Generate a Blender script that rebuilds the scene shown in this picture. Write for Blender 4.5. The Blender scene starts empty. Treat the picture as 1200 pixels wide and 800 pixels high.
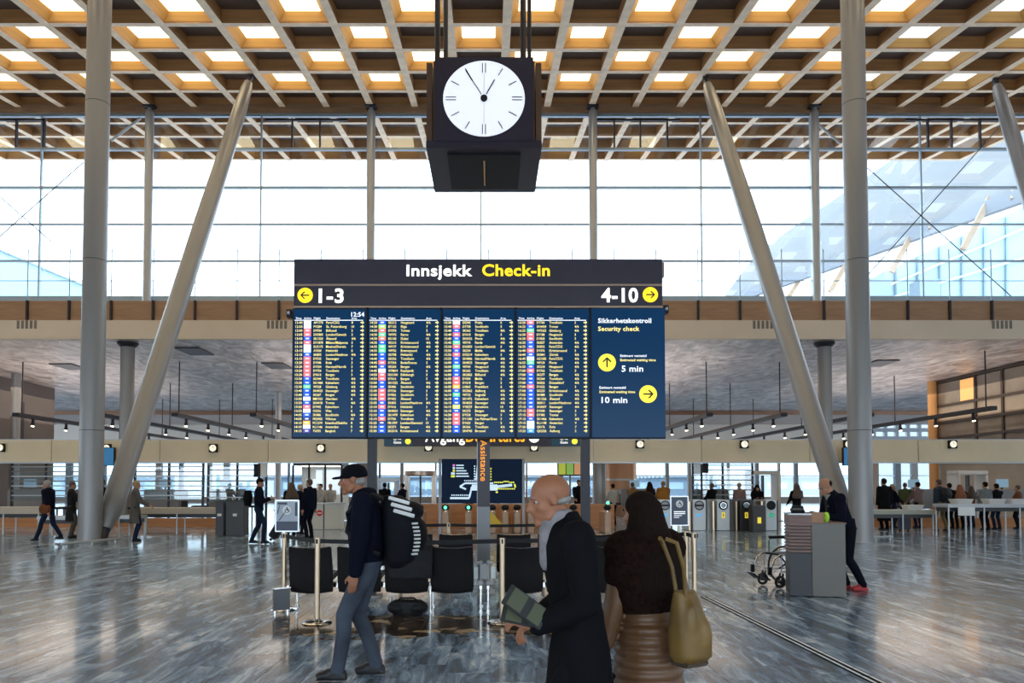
import bpy, bmesh, math, random
from mathutils import Vector, Matrix, Euler
random.seed(7)
S = bpy.context.scene
COL = S.collection
PI = math.pi
R = math.radians

# ------------------------------------------------------------------ camera
F = 867.0                      # focal length in pixels of the 1200 px wide frame
PITCH = R(1.95)
EYE = 1.55
cam_d = bpy.data.cameras.new('camera')
cam = bpy.data.objects.new('camera', cam_d)
COL.objects.link(cam)
cam_d.sensor_width = 36.0
cam_d.lens = 36.0 * F / 1200.0
cam_d.shift_x = 25.0 / 1200.0
cam_d.shift_y = 140.0 / 1200.0
cam_d.clip_end = 600
cam.location = (0, 0, EYE)
cam.rotation_euler = (PI / 2 + PITCH, 0, 0)
S.camera = cam

# ------------------------------------------------------------------ world and exposure
w = bpy.data.worlds.new('overcast_sky')
S.world = w
w.use_nodes = True
wn = w.node_tree.nodes
wl = w.node_tree.links
wn.clear()
wo = wn.new('ShaderNodeOutputWorld')
wb = wn.new('ShaderNodeBackground')
wb.inputs['Color'].default_value = (0.74, 0.88, 1.0, 1)
wb.inputs['Strength'].default_value = 5.0
wl.new(wb.outputs[0], wo.inputs[0])
S.view_settings.view_transform = 'Standard'
S.view_settings.look = 'None'
S.view_settings.gamma = 1
S.view_settings.exposure = 0.0
S.view_settings.use_curve_mapping = False
S.cycles.max_bounces = 8
S.cycles.transparent_max_bounces = 16

def area(name, loc, size, energy, col, rot=(0, 0, 0), sy=None):
    l = bpy.data.lights.new(name, 'AREA')
    l.energy = energy; l.color = col; l.size = size
    if sy: l.shape = 'RECTANGLE'; l.size_y = sy
    o = bpy.data.objects.new(name, l); COL.objects.link(o)
    o.location = loc; o.rotation_euler = rot
    return o
for x in (-24, -8, 8, 24):
    area('hall_fill', (x, 42, 6.9), 9, 500, (1.0, 0.80, 0.60), sy=14)  # broad area fills added to warm the rear hall, no fitting modelled
    area('hall_fill', (x, 60, 6.4), 9, 500, (1.0, 0.76, 0.56), sy=12)
    area('soffit_fill', (x, 42, 5.35), 8, 420, (1.0, 0.90, 0.84), rot=(PI, 0, 0), sy=16)  # added upward fill that brightens the dark soffit, no fitting modelled

# ------------------------------------------------------------------ picture -> place
def ray(px, py):
    x = (px - 575) / F; y = (540 - py) / F
    return (x, math.cos(PITCH) - y * math.sin(PITCH), math.sin(PITCH) + y * math.cos(PITCH))
def P(px, py, Y):
    d = ray(px, py); t = Y / d[1]
    return Vector((d[0] * t, Y, EYE + d[2] * t))
def G(px, py, z=0.0):
    d = ray(px, py); t = (z - EYE) / d[2]
    return Vector((d[0] * t, d[1] * t, z))
def XX(px, Y): return P(px, 540, Y).x
def ZZ(py, Y): return P(575, py, Y).z

# ------------------------------------------------------------------ materials
MATS = {}
def mat(name, col, rough=0.5, metal=0.0, emit=None, es=1.0, var=0.0, scale=6.0, bump=0.0, stretch=(1, 1, 1), spec=0.5, coat=0.0):
    if name in MATS: return MATS[name]
    m = bpy.data.materials.new(name); m.use_nodes = True
    nt = m.node_tree; b = nt.nodes['Principled BSDF']
    c = (*col, 1)
    b.inputs['Base Color'].default_value = c
    b.inputs['Roughness'].default_value = rough
    b.inputs['Metallic'].default_value = metal
    b.inputs['Specular IOR Level'].default_value = spec
    b.inputs['Coat Weight'].default_value = coat
    if emit:
        b.inputs['Emission Color'].default_value = (*emit, 1)
        b.inputs['Emission Strength'].default_value = es
    if var > 0 or bump > 0:
        tc = nt.nodes.new('ShaderNodeTexCoord'); mp = nt.nodes.new('ShaderNodeMapping')
        mp.inputs['Scale'].default_value = stretch
        no = nt.nodes.new('ShaderNodeTexNoise'); no.inputs['Scale'].default_value = scale
        no.inputs['Detail'].default_value = 5
        nt.links.new(tc.outputs['Object'], mp.inputs[0]); nt.links.new(mp.outputs[0], no.inputs['Vector'])
        if var > 0:
            rp = nt.nodes.new('ShaderNodeValToRGB')
            rp.color_ramp.elements[0].position = 0.3; rp.color_ramp.elements[1].position = 0.7
            rp.color_ramp.elements[0].color = tuple(max(0, v * (1 - var)) for v in col) + (1,)
            rp.color_ramp.elements[1].color = tuple(min(1, v * (1 + var)) for v in col) + (1,)
            nt.links.new(no.outputs[0], rp.inputs[0]); nt.links.new(rp.outputs[0], b.inputs['Base Color'])
        if bump > 0:
            bp = nt.nodes.new('ShaderNodeBump'); bp.inputs['Strength'].default_value = bump
            bp.inputs['Distance'].default_value = 0.01
            nt.links.new(no.outputs[0], bp.inputs['Height']); nt.links.new(bp.outputs[0], b.inputs['Normal'])
    MATS[name] = m
    return m
def glass(name, tint=(0.93, 0.97, 1.0), refl=0.1):
    if name in MATS: return MATS[name]
    m = bpy.data.materials.new(name); m.use_nodes = True
    nt = m.node_tree; nt.nodes.clear()
    o = nt.nodes.new('ShaderNodeOutputMaterial'); mx = nt.nodes.new('ShaderNodeMixShader')
    t = nt.nodes.new('ShaderNodeBsdfTransparent'); g = nt.nodes.new('ShaderNodeBsdfGlossy')
    t.inputs[0].default_value = (*tint, 1); g.inputs['Roughness'].default_value = 0.02
    mx.inputs[0].default_value = refl
    nt.links.new(t.outputs[0], mx.inputs[1]); nt.links.new(g.outputs[0], mx.inputs[2]); nt.links.new(mx.outputs[0], o.inputs[0])
    MATS[name] = m
    return m

steel = mat('satin_steel', (0.27, 0.265, 0.265), 0.38, 0.35, var=0.07, scale=0.8, stretch=(1, 1, 0.25))
steel_l = mat('pale_steel', (0.42, 0.43, 0.44), 0.35, 0.5, var=0.05, scale=1.0)
chrome = mat('chrome', (0.72, 0.71, 0.69), 0.14, 1.0)
brass_st = mat('warm_brushed_steel', (0.52, 0.39, 0.27), 0.28, 0.9, var=0.06, scale=30, stretch=(1, 1, .05))
dark = mat('dark_metal', (0.022, 0.020, 0.028), 0.45, 0.2, var=0.1, scale=4)
sign_dark = mat('sign_charcoal', (0.032, 0.025, 0.040), 0.4, 0.0, var=0.08, scale=3)
black = mat('black_plastic', (0.009, 0.009, 0.011), 0.5, spec=.25, var=0.1, scale=10)
blackr = mat('black_vinyl', (0.011, 0.009, 0.010), 0.6, spec=.25, var=0.15, scale=20, bump=0.05)
screen_b = mat('screen_blue', (0.0, 0.01, 0.03), 0.25, 0, (0.004, 0.030, 0.085), 1.0, spec=0.15)
scr_hi = mat('screen_sheen', (0.01, 0.03, 0.06), 0.2, 0, (0.008, 0.06, 0.13), 1.0)
txt_w = mat('lit_white', (0.9, 0.9, 0.85), 0.5, 0, (1, 0.97, 0.9), 0.95)
txt_scr = mat('screen_white', (0.8, 0.8, 0.8), 0.5, 0, (0.85, 0.9, 1), 0.95)
txt_y = mat('lit_yellow', (0.9, 0.6, 0.0), 0.5, 0, (1.0, 0.72, 0.02), 0.95)
txt_py = mat('screen_yellow', (0.9, 0.8, 0.3), 0.5, 0, (1.0, 0.80, 0.22), 0.95)
cir_y = mat('circle_yellow', (0.9, 0.75, 0.05), 0.5, 0, (1.0, 0.78, 0.05), 0.9)
txt_o = mat('lit_orange', (0.9, 0.3, 0.02), 0.5, 0, (0.9, 0.30, 0.02), 0.9)
wood_d = mat('brown_wood_panel', (0.30, 0.17, 0.09), 0.5, var=0.16, scale=3, stretch=(0.4, 0.4, 3))
beige = mat('beige_fascia', (0.58, 0.48, 0.37), 0.45, var=0.05, scale=0.7)
band_m = mat('beige_header_band', (0.66, 0.53, 0.34), 0.35, var=0.10, scale=0.5)
alum = mat('blue_grey_aluminium', (0.30, 0.38, 0.45), 0.4, 0.5)
white_p = mat('white_paint', (0.75, 0.75, 0.74), 0.4, var=0.03, scale=3)
grey_p = mat('grey_laminate', (0.17, 0.155, 0.135), 0.45, var=0.04, scale=3)
grey_dk = mat('dark_grey_laminate', (0.035, 0.036, 0.042), 0.45, var=0.06, scale=3)
glass_c = glass('clear_glass')
glass_t = glass('faintly_blue_glass', (0.80, 0.88, 0.92), 0.12)

# ------------------------------------------------------------------ mesh helpers
_SPH = {}
def _sphere(u, v):
    if (u, v) not in _SPH:
        vs = [(0, 0, 1)] + [(math.sin(PI * i / v) * math.cos(2 * PI * k / u), math.sin(PI * i / v) * math.sin(2 * PI * k / u), math.cos(PI * i / v)) for i in range(1, v) for k in range(u)] + [(0, 0, -1)]
        fs = [(0, 1 + k, 1 + (k + 1) % u) for k in range(u)]
        for i in range(v - 2):
            for k in range(u):
                a = 1 + i * u + k; b_ = 1 + i * u + (k + 1) % u; fs.append((a, a + u, b_ + u, b_))
        m_ = 1 + (v - 2) * u; fs += [(m_ + (k + 1) % u, m_ + k, len(vs) - 1) for k in range(u)]
        _SPH[(u, v)] = ([Vector(p) for p in vs], fs)
    return _SPH[(u, v)]
class B:
    def __init__(s): s.bm = bmesh.new(); s.V = []; s.F = []
    def _add(s, vs, fs):
        k = len(s.V); s.V.extend(vs); s.F.extend([tuple(i + k for i in f) for f in fs])
    def _flush(s):
        if s.V:
            me = bpy.data.meshes.new('t'); me.from_pydata([tuple(v) for v in s.V], [], s.F); s.bm.from_mesh(me); bpy.data.meshes.remove(me); s.V = []; s.F = []
    def _m(s, geom, M): bmesh.ops.transform(s.bm, matrix=M, verts=geom)
    def box(s, c, d, rot=None):
        M = Matrix.Translation(Vector(c))
        if rot: M = M @ Euler(rot).to_matrix().to_4x4()
        M = M @ Matrix.Diagonal((d[0], d[1], d[2], 1))
        s._add([M @ Vector((x, y, z)) for x in (-.5, .5) for y in (-.5, .5) for z in (-.5, .5)], [(0, 1, 3, 2), (4, 6, 7, 5), (0, 4, 5, 1), (2, 3, 7, 6), (0, 2, 6, 4), (1, 5, 7, 3)]); return s
    def b2(s, x0, x1, y0, y1, z0, z1):
        return s.box(((x0 + x1) / 2, (y0 + y1) / 2, (z0 + z1) / 2), (abs(x1 - x0), abs(y1 - y0), abs(z1 - z0)))
    def cyl(s, p, q, r, r2=None, n=16):
        p = Vector(p); q = Vector(q); d = q - p
        if d.length < 1e-6: return s
        M = Matrix.Translation((p + q) / 2) @ d.to_track_quat('Z', 'Y').to_matrix().to_4x4()
        r2 = r if r2 is None else r2; h = d.length / 2
        vs = [M @ Vector((math.cos(2 * PI * k / n) * r, math.sin(2 * PI * k / n) * r, -h)) for k in range(n)] + [M @ Vector((math.cos(2 * PI * k / n) * r2, math.sin(2 * PI * k / n) * r2, h)) for k in range(n)]
        s._add(vs, [tuple(range(n - 1, -1, -1)), tuple(range(n, 2 * n))] + [(k, (k + 1) % n, n + (k + 1) % n, n + k) for k in range(n)]); return s
    def ell(s, c, r, rot=None, u=16, v=10):
        M = Matrix.Translation(Vector(c))
        if rot is not None: M = M @ (rot if isinstance(rot, Matrix) else Euler(rot).to_matrix()).to_4x4()
        if not hasattr(r, '__len__'): r = (r, r, r)
        M = M @ Matrix.Diagonal((*r, 1)); vs, fs = _sphere(u, v); s._add([M @ p for p in vs], fs); return s
    def cap(s, p, r1, q, r2, n=14):
        s.cyl(p, q, r1, r2, n); s.ell(p, r1, u=n, v=8); s.ell(q, r2, u=n, v=8); return s
    def bar(s, p, q, wd, h):
        p = Vector(p); q = Vector(q); d = q - p
        M = Matrix.Translation((p + q) / 2) @ d.to_track_quat('Y', 'Z').to_matrix().to_4x4()
        M = M @ Matrix.Diagonal((wd, d.length, h, 1))
        s._add([M @ Vector((x, y, z)) for x in (-.5, .5) for y in (-.5, .5) for z in (-.5, .5)], [(0, 1, 3, 2), (4, 6, 7, 5), (0, 4, 5, 1), (2, 3, 7, 6), (0, 2, 6, 4), (1, 5, 7, 3)]); return s
    def tube(s, pts, r, n=8):
        pts = [Vector(p) for p in pts]; rings = []
        for i, p in enumerate(pts):
            d = (pts[min(i + 1, len(pts) - 1)] - pts[max(i - 1, 0)]).normalized()
            q = d.to_track_quat('Z', 'Y').to_matrix()
            rr = r[i] if hasattr(r, '__len__') else r
            rings.append([s.bm.verts.new(p + q @ Vector((math.cos(2 * PI * k / n) * rr, math.sin(2 * PI * k / n) * rr, 0))) for k in range(n)])
        return s._skin(rings)
    def _skin(s, rings):
        n = len(rings[0])
        for a, b in zip(rings, rings[1:]):
            for k in range(n):
                s.bm.faces.new((a[k], a[(k + 1) % n], b[(k + 1) % n], b[k]))
        s.bm.faces.new(rings[0][::-1]); s.bm.faces.new(rings[-1]); return s
    def loft(s, rings, n=20, M=None, pw=2.0):
        # rings: (cx, cy, cz, rx, ry), superellipse power pw
        out = []
        for (cx, cy, cz, rx, ry) in rings:
            ring = []
            for k in range(n):
                a = 2 * PI * k / n; c, si = math.cos(a), math.sin(a)
                x = math.copysign(abs(c) ** (2 / pw), c) * rx; y = math.copysign(abs(si) ** (2 / pw), si) * ry
                v = Vector((cx + x, cy + y, cz))
                if M is not None: v = M @ v
                ring.append(s.bm.verts.new(v))
            out.append(ring)
        return s._skin(out)
    def prism(s, pts, d, axis='y'):
        # polygon in x,z (axis y) with thickness along y; pts list of (x, z), d = (y0, y1)
        f = []
        for yy in d:
            if axis == 'y': f.append([s.bm.verts.new((x, yy, z)) for x, z in pts])
            elif axis == 'z': f.append([s.bm.verts.new((x, z, yy)) for x, z in pts])
            else: f.append([s.bm.verts.new((yy, x, z)) for x, z in pts])
        n = len(pts)
        s.bm.faces.new(f[0]); s.bm.faces.new(f[1][::-1])
        for k in range(n): s.bm.faces.new((f[0][k], f[1][k], f[1][(k + 1) % n], f[0][(k + 1) % n]))
        return s
    def poly(s, pts):
        s.bm.faces.new([s.bm.verts.new(p) for p in pts]); return s
    def lathe(s, prof, c=(0, 0, 0), n=32):
        rings = [[s.bm.verts.new((c[0] + math.cos(2 * PI * k / n) * r, c[1] + math.sin(2 * PI * k / n) * r, c[2] + z)) for k in range(n)] for r, z in prof]
        return s._skin(rings)
    def ring(s, c, R_, r, n=32, m=8, ax='y', sz=1.0):
        rings = []
        for i in range(n):
            a = 2 * PI * i / n
            rr = []
            for k in range(m):
                b = 2 * PI * k / m
                u = (R_ + math.cos(b) * r); x = math.cos(a) * u; z = math.sin(a) * u * sz; y = math.sin(b) * r
                v = {'y': (x, y, z), 'x': (y, x, z), 'z': (x, z, y)}[ax]
                rr.append(s.bm.verts.new((c[0] + v[0], c[1] + v[1], c[2] + v[2])))
            rings.append(rr)
        for i in range(n):
            a, b = rings[i], rings[(i + 1) % n]
            for k in range(m): s.bm.faces.new((a[k], a[(k + 1) % m], b[(k + 1) % m], b[k]))
        return s
    def build(s, name, m, parent=None, bevel=0.0, angle=38, loc=None, rot=None, kind=None):
        s._flush()
        if bevel > 0:
            bmesh.ops.bevel(s.bm, geom=[e for e in s.bm.edges if len(e.link_faces) == 2 and e.calc_face_angle(0) > 0.6], offset=bevel, segments=2, affect='EDGES', clamp_overlap=True)
        bmesh.ops.recalc_face_normals(s.bm, faces=s.bm.faces)
        me = bpy.data.meshes.new(name); s.bm.to_mesh(me); s.bm.free()
        for x in (m if isinstance(m, (list, tuple)) else [m]): me.materials.append(x)
        for p in me.polygons: p.use_smooth = True
        me.set_sharp_from_angle(angle=R(angle))
        o = bpy.data.objects.new(name, me); COL.objects.link(o)
        if parent is not None: o.parent = parent
        if loc is not None: o.location = loc
        if rot is not None: o.rotation_euler = rot
        if kind: o['kind'] = kind
        return o

def tag(o, label=None, cat=None, group=None, kind=None):
    if label: o['label'] = label
    if cat: o['category'] = cat
    if group: o['group'] = group
    if kind: o['kind'] = kind
    return o
def thing(name, label, cat, loc=(0, 0, 0), rz=0.0, group=None):
    o = bpy.data.objects.new(name, None); COL.objects.link(o)
    o.empty_display_size = 0.2
    o.location = loc; o.rotation_euler = (0, 0, rz)
    return tag(o, label, cat, group)
def struct(name, loc=(0, 0, 0)):
    o = bpy.data.objects.new(name, None); COL.objects.link(o); o.location = loc; o['kind'] = 'structure'
    o.empty_display_size = 0.2
    return o
def inst(src, name, parent, loc=(0, 0, 0), rot=(0, 0, 0)):
    o = bpy.data.objects.new(name, src.data); COL.objects.link(o); o.parent = parent
    o.location = loc; o.rotation_euler = rot
    return o
KIDS = {}
def dup(o, loc=None, rz=None, label=None, parent=None):
    c = o.copy(); COL.objects.link(c)
    if parent is not None: c.parent = parent
    if loc is not None: c.location = loc
    if rz is not None: c.rotation_euler = (0, 0, rz)
    if label: c['label'] = label
    for ch in list(o.children): dup(ch, parent=c)
    return c

# ------------------------------------------------------------------ text (flat lettering turned into meshes in one go at the end)
TEXTS = []
def text(body, x, z, h, m, parent, name='lettering', width=None, y=0.0, bold=0.0, res=2, M=None, key=None, align='L'):
    """letters in the x,z plane of the parent facing -y; h = capital height; width = fitted width"""
    c = bpy.data.curves.new('t', 'FONT'); c.body = body; c.size = h / 0.70; c.resolution_u = res
    c.offset = bold * h * .7; c.fill_mode = 'FRONT'; c.space_character = 1.0 + bold * 1.2
    o = bpy.data.objects.new('t', c); COL.objects.link(o)
    TEXTS.append((o, x, z, h, m, parent, name, width, y, M, key, align))
def flush_text():
    dg = bpy.context.evaluated_depsgraph_get()
    groups = {}
    for (o, x, z, h, m, parent, name, width, y, M, key, align) in TEXTS:
        me = bpy.data.meshes.new_from_object(o.evaluated_get(dg))
        if len(me.vertices) == 0: continue
        vs = [v.co for v in me.vertices]
        x0 = min(v.x for v in vs); x1 = max(v.x for v in vs)
        sx = (width / (x1 - x0)) if width else 1.0
        off = 0 if align == 'L' else -(x1 - x0) * sx / (2 if align == 'C' else 1)
        pts = []
        for v in vs:
            p = Vector((x + off + (v.x - x0) * sx, y, z + v.y))
            if M is not None: p = M @ Vector((off + (v.x - x0) * sx, 0, v.y))
            pts.append(p)
        fc = [tuple(p.vertices) for p in me.polygons]
        k = key or id(o)
        g = groups.setdefault(k, ([], [], m, parent, name))
        b0 = len(g[0]); g[0].extend(pts); g[1].extend([tuple(i + b0 for i in f) for f in fc])
        bpy.data.meshes.remove(me)
    for k, (pts, fc, m, parent, name) in groups.items():
        me = bpy.data.meshes.new(name); me.from_pydata([tuple(p) for p in pts], [], fc); me.materials.append(m)
        bm = bmesh.new(); bm.from_mesh(me); bmesh.ops.recalc_face_normals(bm, faces=bm.faces)
        bm.to_mesh(me); bm.free()
        o = bpy.data.objects.new(name, me); COL.objects.link(o); o.parent = parent
        if isinstance(k, str): o['kind'] = 'stuff'
    for t in TEXTS:
        c = t[0].data; bpy.data.objects.remove(t[0]); bpy.data.curves.remove(c)

ORG = []
def organic(b, name, m, parent, vox, smooth=4):
    o = b.build(name, m, parent)
    md = o.modifiers.new('r', 'REMESH'); md.mode = 'VOXEL'; md.voxel_size = vox; md.use_smooth_shade = True
    if smooth:
        sm = o.modifiers.new('s', 'SMOOTH'); sm.factor = 0.5; sm.iterations = smooth
    ORG.append(o)
    return o
def flush_org():
    dg = bpy.context.evaluated_depsgraph_get()
    res = []
    for o in ORG:
        me = bpy.data.meshes.new_from_object(o.evaluated_get(dg)); me.name = o.name
        for p in me.polygons: p.use_smooth = True
        res.append((o, me))
    for o, me in res:
        o.modifiers.clear(); old = o.data
        mm = list(old.materials)
        o.data = me
        if not me.materials:
            for x in mm: me.materials.append(x)
        bpy.data.meshes.remove(old)
# =================================================================== FLOOR
def stone_mat():
    m = bpy.data.materials.new('polished_stone'); m.use_nodes = True
    nt = m.node_tree; N = nt.nodes; L = nt.links; b = N['Principled BSDF']
    geo = N.new('ShaderNodeNewGeometry'); sep = N.new('ShaderNodeSeparateXYZ'); L.new(geo.outputs['Position'], sep.inputs[0])
    def math_(op, a, c=None, d=None):
        n = N.new('ShaderNodeMath'); n.operation = op
        for i, v in enumerate((a, c, d)):
            if v is None: continue
            if isinstance(v, (int, float)): n.inputs[i].default_value = v
            else: L.new(v, n.inputs[i])
        return n.outputs[0]
    col = math_('FLOOR', math_('DIVIDE', sep.outputs[0], TW))
    sh = math_('MULTIPLY', math_('FRACT', math_('MULTIPLY', math_('ADD', col, 100), 0.381)), TL)
    row = math_('FLOOR', math_('DIVIDE', math_('ADD', sep.outputs[1], sh), TL))
    cmb = N.new('ShaderNodeCombineXYZ'); L.new(col, cmb.inputs[0]); L.new(row, cmb.inputs[1])
    wn_ = N.new('ShaderNodeTexWhiteNoise'); wn_.noise_dimensions = '2D'; L.new(cmb.outputs[0], wn_.inputs['Vector'])
    # offset veining per tile
    vadd = N.new('ShaderNodeVectorMath'); vadd.operation = 'MULTIPLY_ADD'
    L.new(wn_.outputs['Color'], vadd.inputs[0]); vadd.inputs[1].default_value = (0.05, 0.15, 0.5); L.new(geo.outputs['Position'], vadd.inputs[2])
    mp = N.new('ShaderNodeMapping'); mp.inputs['Rotation'].default_value = (0, 0, R(9)); mp.inputs['Scale'].default_value = (2.3, 0.42, 1)
    L.new(vadd.outputs[0], mp.inputs[0])
    n1 = N.new('ShaderNodeTexNoise'); n1.inputs['Scale'].default_value = 2.2; n1.inputs['Detail'].default_value = 9; n1.inputs['Roughness'].default_value = 0.68
    n1.inputs['Distortion'].default_value = 0.7
    L.new(mp.outputs[0], n1.inputs['Vector'])
    rp = N.new('ShaderNodeValToRGB'); e = rp.color_ramp.elements
    e[0].position = 0.38; e[0].color = (0.038, 0.055, 0.082, 1)
    e[1].position = 0.68; e[1].color = (0.82, 0.86, 0.88, 1)
    k = rp.color_ramp.elements.new(0.50); k.color = (0.17, 0.25, 0.36, 1)
    k = rp.color_ramp.elements.new(0.58); k.color = (0.38, 0.49, 0.62, 1)
    L.new(n1.outputs[0], rp.inputs[0])
    hv = N.new('ShaderNodeHueSaturation')
    L.new(rp.outputs[0], hv.inputs['Color'])
    L.new(math_('MULTIPLY_ADD', wn_.outputs['Value'], 0.16, 0.95), hv.inputs['Value'])
    # brown breccia inlay band
    vo = N.new('ShaderNodeTexVoronoi'); vo.inputs['Scale'].default_value = 7; vo.feature = 'DISTANCE_TO_EDGE'
    vc = N.new('ShaderNodeTexVoronoi'); vc.inputs['Scale'].default_value = 7
    nz = N.new('ShaderNodeTexNoise'); nz.inputs['Scale'].default_value = 3; nz.inputs['Detail'].default_value = 4
    L.new(geo.outputs['Position'], nz.inputs['Vector'])
    va = N.new('ShaderNodeVectorMath'); va.operation = 'MULTIPLY_ADD'; L.new(nz.outputs['Color'], va.inputs[0]); va.inputs[1].default_value = (.5, .5, .5)
    L.new(geo.outputs['Position'], va.inputs[2])
    L.new(va.outputs[0], vo.inputs['Vector']); L.new(va.outputs[0], vc.inputs['Vector'])
    r2 = N.new('ShaderNodeValToRGB'); e = r2.color_ramp.elements; e[0].color = (0.035, 0.022, 0.015, 1); e[1].color = (0.60, 0.45, 0.27, 1); e[0].position = .30; e[1].position = .95
    k = r2.color_ramp.elements.new(0.72); k.color = (0.13, 0.085, 0.05, 1)
    sp2 = N.new('ShaderNodeSeparateColor'); L.new(vc.outputs['Color'], sp2.inputs[0]); L.new(sp2.outputs[0], r2.inputs[0])
    ed = N.new('ShaderNodeMix'); ed.data_type = 'RGBA'; ed.inputs[6].default_value = (0.015, 0.01, 0.009, 1)
    L.new(math_('GREATER_THAN', vo.outputs['Distance'], 0.035), ed.inputs[0]); L.new(r2.outputs[0], ed.inputs[7])
    def inside(v, a, c): return math_('MULTIPLY', math_('GREATER_THAN', v, a), math_('LESS_THAN', v, c))
    yj = math_('MULTIPLY_ADD', nz.outputs[0], 1.3, math_('SUBTRACT', sep.outputs[1], 0.65))
    mask = math_('MULTIPLY', inside(sep.outputs[0], -2.52, 1.6), math_('MULTIPLY', math_('LESS_THAN', sep.outputs[1], BAND_Y1), math_('GREATER_THAN', yj, BAND_Y0)))
    mask2 = math_('MULTIPLY', inside(sep.outputs[0], 3.2, 5.6), inside(yj, 8.7, 10.4))
    mx = N.new('ShaderNodeMix'); mx.data_type = 'RGBA'; L.new(mask, mx.inputs[0]); L.new(hv.outputs[0], mx.inputs[6]); L.new(ed.outputs[2], mx.inputs[7])
    L.new(mx.outputs[2], b.inputs['Base Color'])
    n3 = N.new('ShaderNodeTexNoise'); n3.inputs['Scale'].default_value = 5; n3.inputs['Detail'].default_value = 6; L.new(mp.outputs[0], n3.inputs['Vector'])
    L.new(math_('MULTIPLY_ADD', n3.outputs[0], 0.10, 0.13), b.inputs['Roughness'])
    b.inputs['Coat Weight'].default_value = 0.25; b.inputs['Coat Roughness'].default_value = 0.05; b.inputs['Coat IOR'].default_value = 1.45
    b.inputs['Specular IOR Level'].default_value = 0.45
    bp = N.new('ShaderNodeBump'); bp.inputs['Strength'].default_value = 0.02; bp.inputs['Distance'].default_value = 0.02
    n4 = N.new('ShaderNodeTexNoise'); n4.inputs['Scale'].default_value = 1.3; L.new(geo.outputs['Position'], n4.inputs['Vector'])
    L.new(n4.outputs[0], bp.inputs['Height']); L.new(bp.outputs[0], b.inputs['Normal'])
    return m
TW, TL = 0.376, 0.75
REAR_TOP = 4.6
BAND_Y1 = G(575, 721).y; BAND_Y0 = G(575, 745).y
stone = stone_mat()
floor = struct('floor')
bd = B(); bd.b2(-30, 30, -7.3, 30, -0.20, -0.006); bd.b2(-60, 60, 30, 71, -0.20, -0.006); bd.build('subfloor', mat('joint_grout', (0.03, 0.03, 0.035), 0.6), floor, kind='structure')
cells = []
c0 = int(math.floor(-56 / TW)); c1 = int(56 / TW)
for c in range(c0, c1):
    sh = ((c + 100) * 0.381) % 1.0 * TL
    for r in range(int(-6 / TL), int(70 / TL) + 1):
        if r * TL < 30 and abs(c * TW) > 28: continue
        cells.append((c, r, (c + .5) * TW, (r + .5) * TL - sh))
def vis(x, y): return y > 5.2 and abs(x * F / y + (575 - 600)) < 640
near = sorted([q for q in cells if vis(q[2], q[3])], key=lambda q: q[3] + 0.02 * abs(q[2]))[:290]
ns = set((q[0], q[1]) for q in near)
G_ = 0.0022
tb = B().b2(-TW / 2 + G_, TW / 2 - G_, -TL / 2 + G_, TL / 2 - G_, -0.02, 0.0)
proto = tb.build('tile', stone, floor, bevel=0.0008)
for i, (c, r, x, y) in enumerate(near):
    o = proto if i == 0 else inst(proto, 'tile', floor)
    o.location = (x, y, random.uniform(-0.0004, 0.0))
vs, fs = [], []
for (c, r, x, y) in cells:
    if (c, r) in ns: continue
    k = len(vs)
    for sx, sy in ((-1, -1), (1, -1), (1, 1), (-1, 1)): vs.append((x + sx * (TW / 2 - G_), y + sy * (TL / 2 - G_), 0))
    fs.append((k, k + 1, k + 2, k + 3))
me = bpy.data.meshes.new('far_tiles'); me.from_pydata(vs, [], fs); me.materials.append(stone)
o = bpy.data.objects.new('far_tiles', me); COL.objects.link(o); o.parent = floor; o['kind'] = 'stuff'

# slotted floor drain running away from the camera on the right
dr = thing('floor_drain', 'long steel slot drain running diagonally across the stone floor on the right', 'drain')
pa = G(1036, 803); pb = G(826, 699)
dd = (pb - pa); ln = dd.length; dd.normalize(); nn_ = Vector((-dd.y, dd.x, 0))
bd = B(); bd.bar(pa + Vector((0, 0, 0.001)), pb + Vector((0, 0, 0.001)), 0.125, 0.006); bd.build('channel', mat('drain_black', (0.004, 0.004, 0.005), .9, spec=.05), dr)
k = 0
n_sl = int(ln / 0.27)
for s_ in (-1, 1):
    b_ = B().b2(-0.012, 0.012, -0.125, 0.125, 0, 0.003); sl = b_.build('slat', mat('drain_steel', (0.85, 0.88, 0.92), 0.35, 0.2), dr)
    ang = math.atan2(-dd.x, dd.y)
    for i in range(n_sl):
        p = pa + dd * (0.14 + i * 0.27) + nn_ * s_ * 0.033
        o = sl if i == 0 else inst(sl, 'slat', dr)
        o.location = (p.x, p.y, 0.004); o.rotation_euler = (0, 0, ang)

# =================================================================== TIMBER CEILING
SL = math.atan(0.150); CZ0 = 13.79      # z = CZ0 + 0.15 y
ceil = struct('ceiling', (0, 0, CZ0)); ceil.rotation_euler = (SL, 0, 0)
cs = 1 / math.cos(SL)
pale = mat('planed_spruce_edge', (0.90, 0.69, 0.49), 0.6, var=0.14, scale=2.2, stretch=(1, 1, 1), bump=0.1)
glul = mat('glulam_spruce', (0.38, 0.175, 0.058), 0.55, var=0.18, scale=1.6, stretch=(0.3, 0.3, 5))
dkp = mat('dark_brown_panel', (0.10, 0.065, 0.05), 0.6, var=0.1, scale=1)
BX0, BW, BH = 0.56, 0.30, 0.50
xs = [BX0 + 2 * k for k in range(-14, 14)]
Y0c, Y1c = 9.2, 41.2
ys = [Y1c - 2 * k for k in range(17)]
def beam_mesh(w_, l_, h_, name, parent, axis):
    b = B()
    if axis == 'y': b.b2(-w_ / 2, w_ / 2, -l_ / 2, l_ / 2, 0, h_)
    else: b.b2(-l_ / 2, l_ / 2, -w_ / 2, w_ / 2, 0, h_)
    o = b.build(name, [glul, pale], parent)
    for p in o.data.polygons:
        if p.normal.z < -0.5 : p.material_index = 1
    return o
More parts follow.
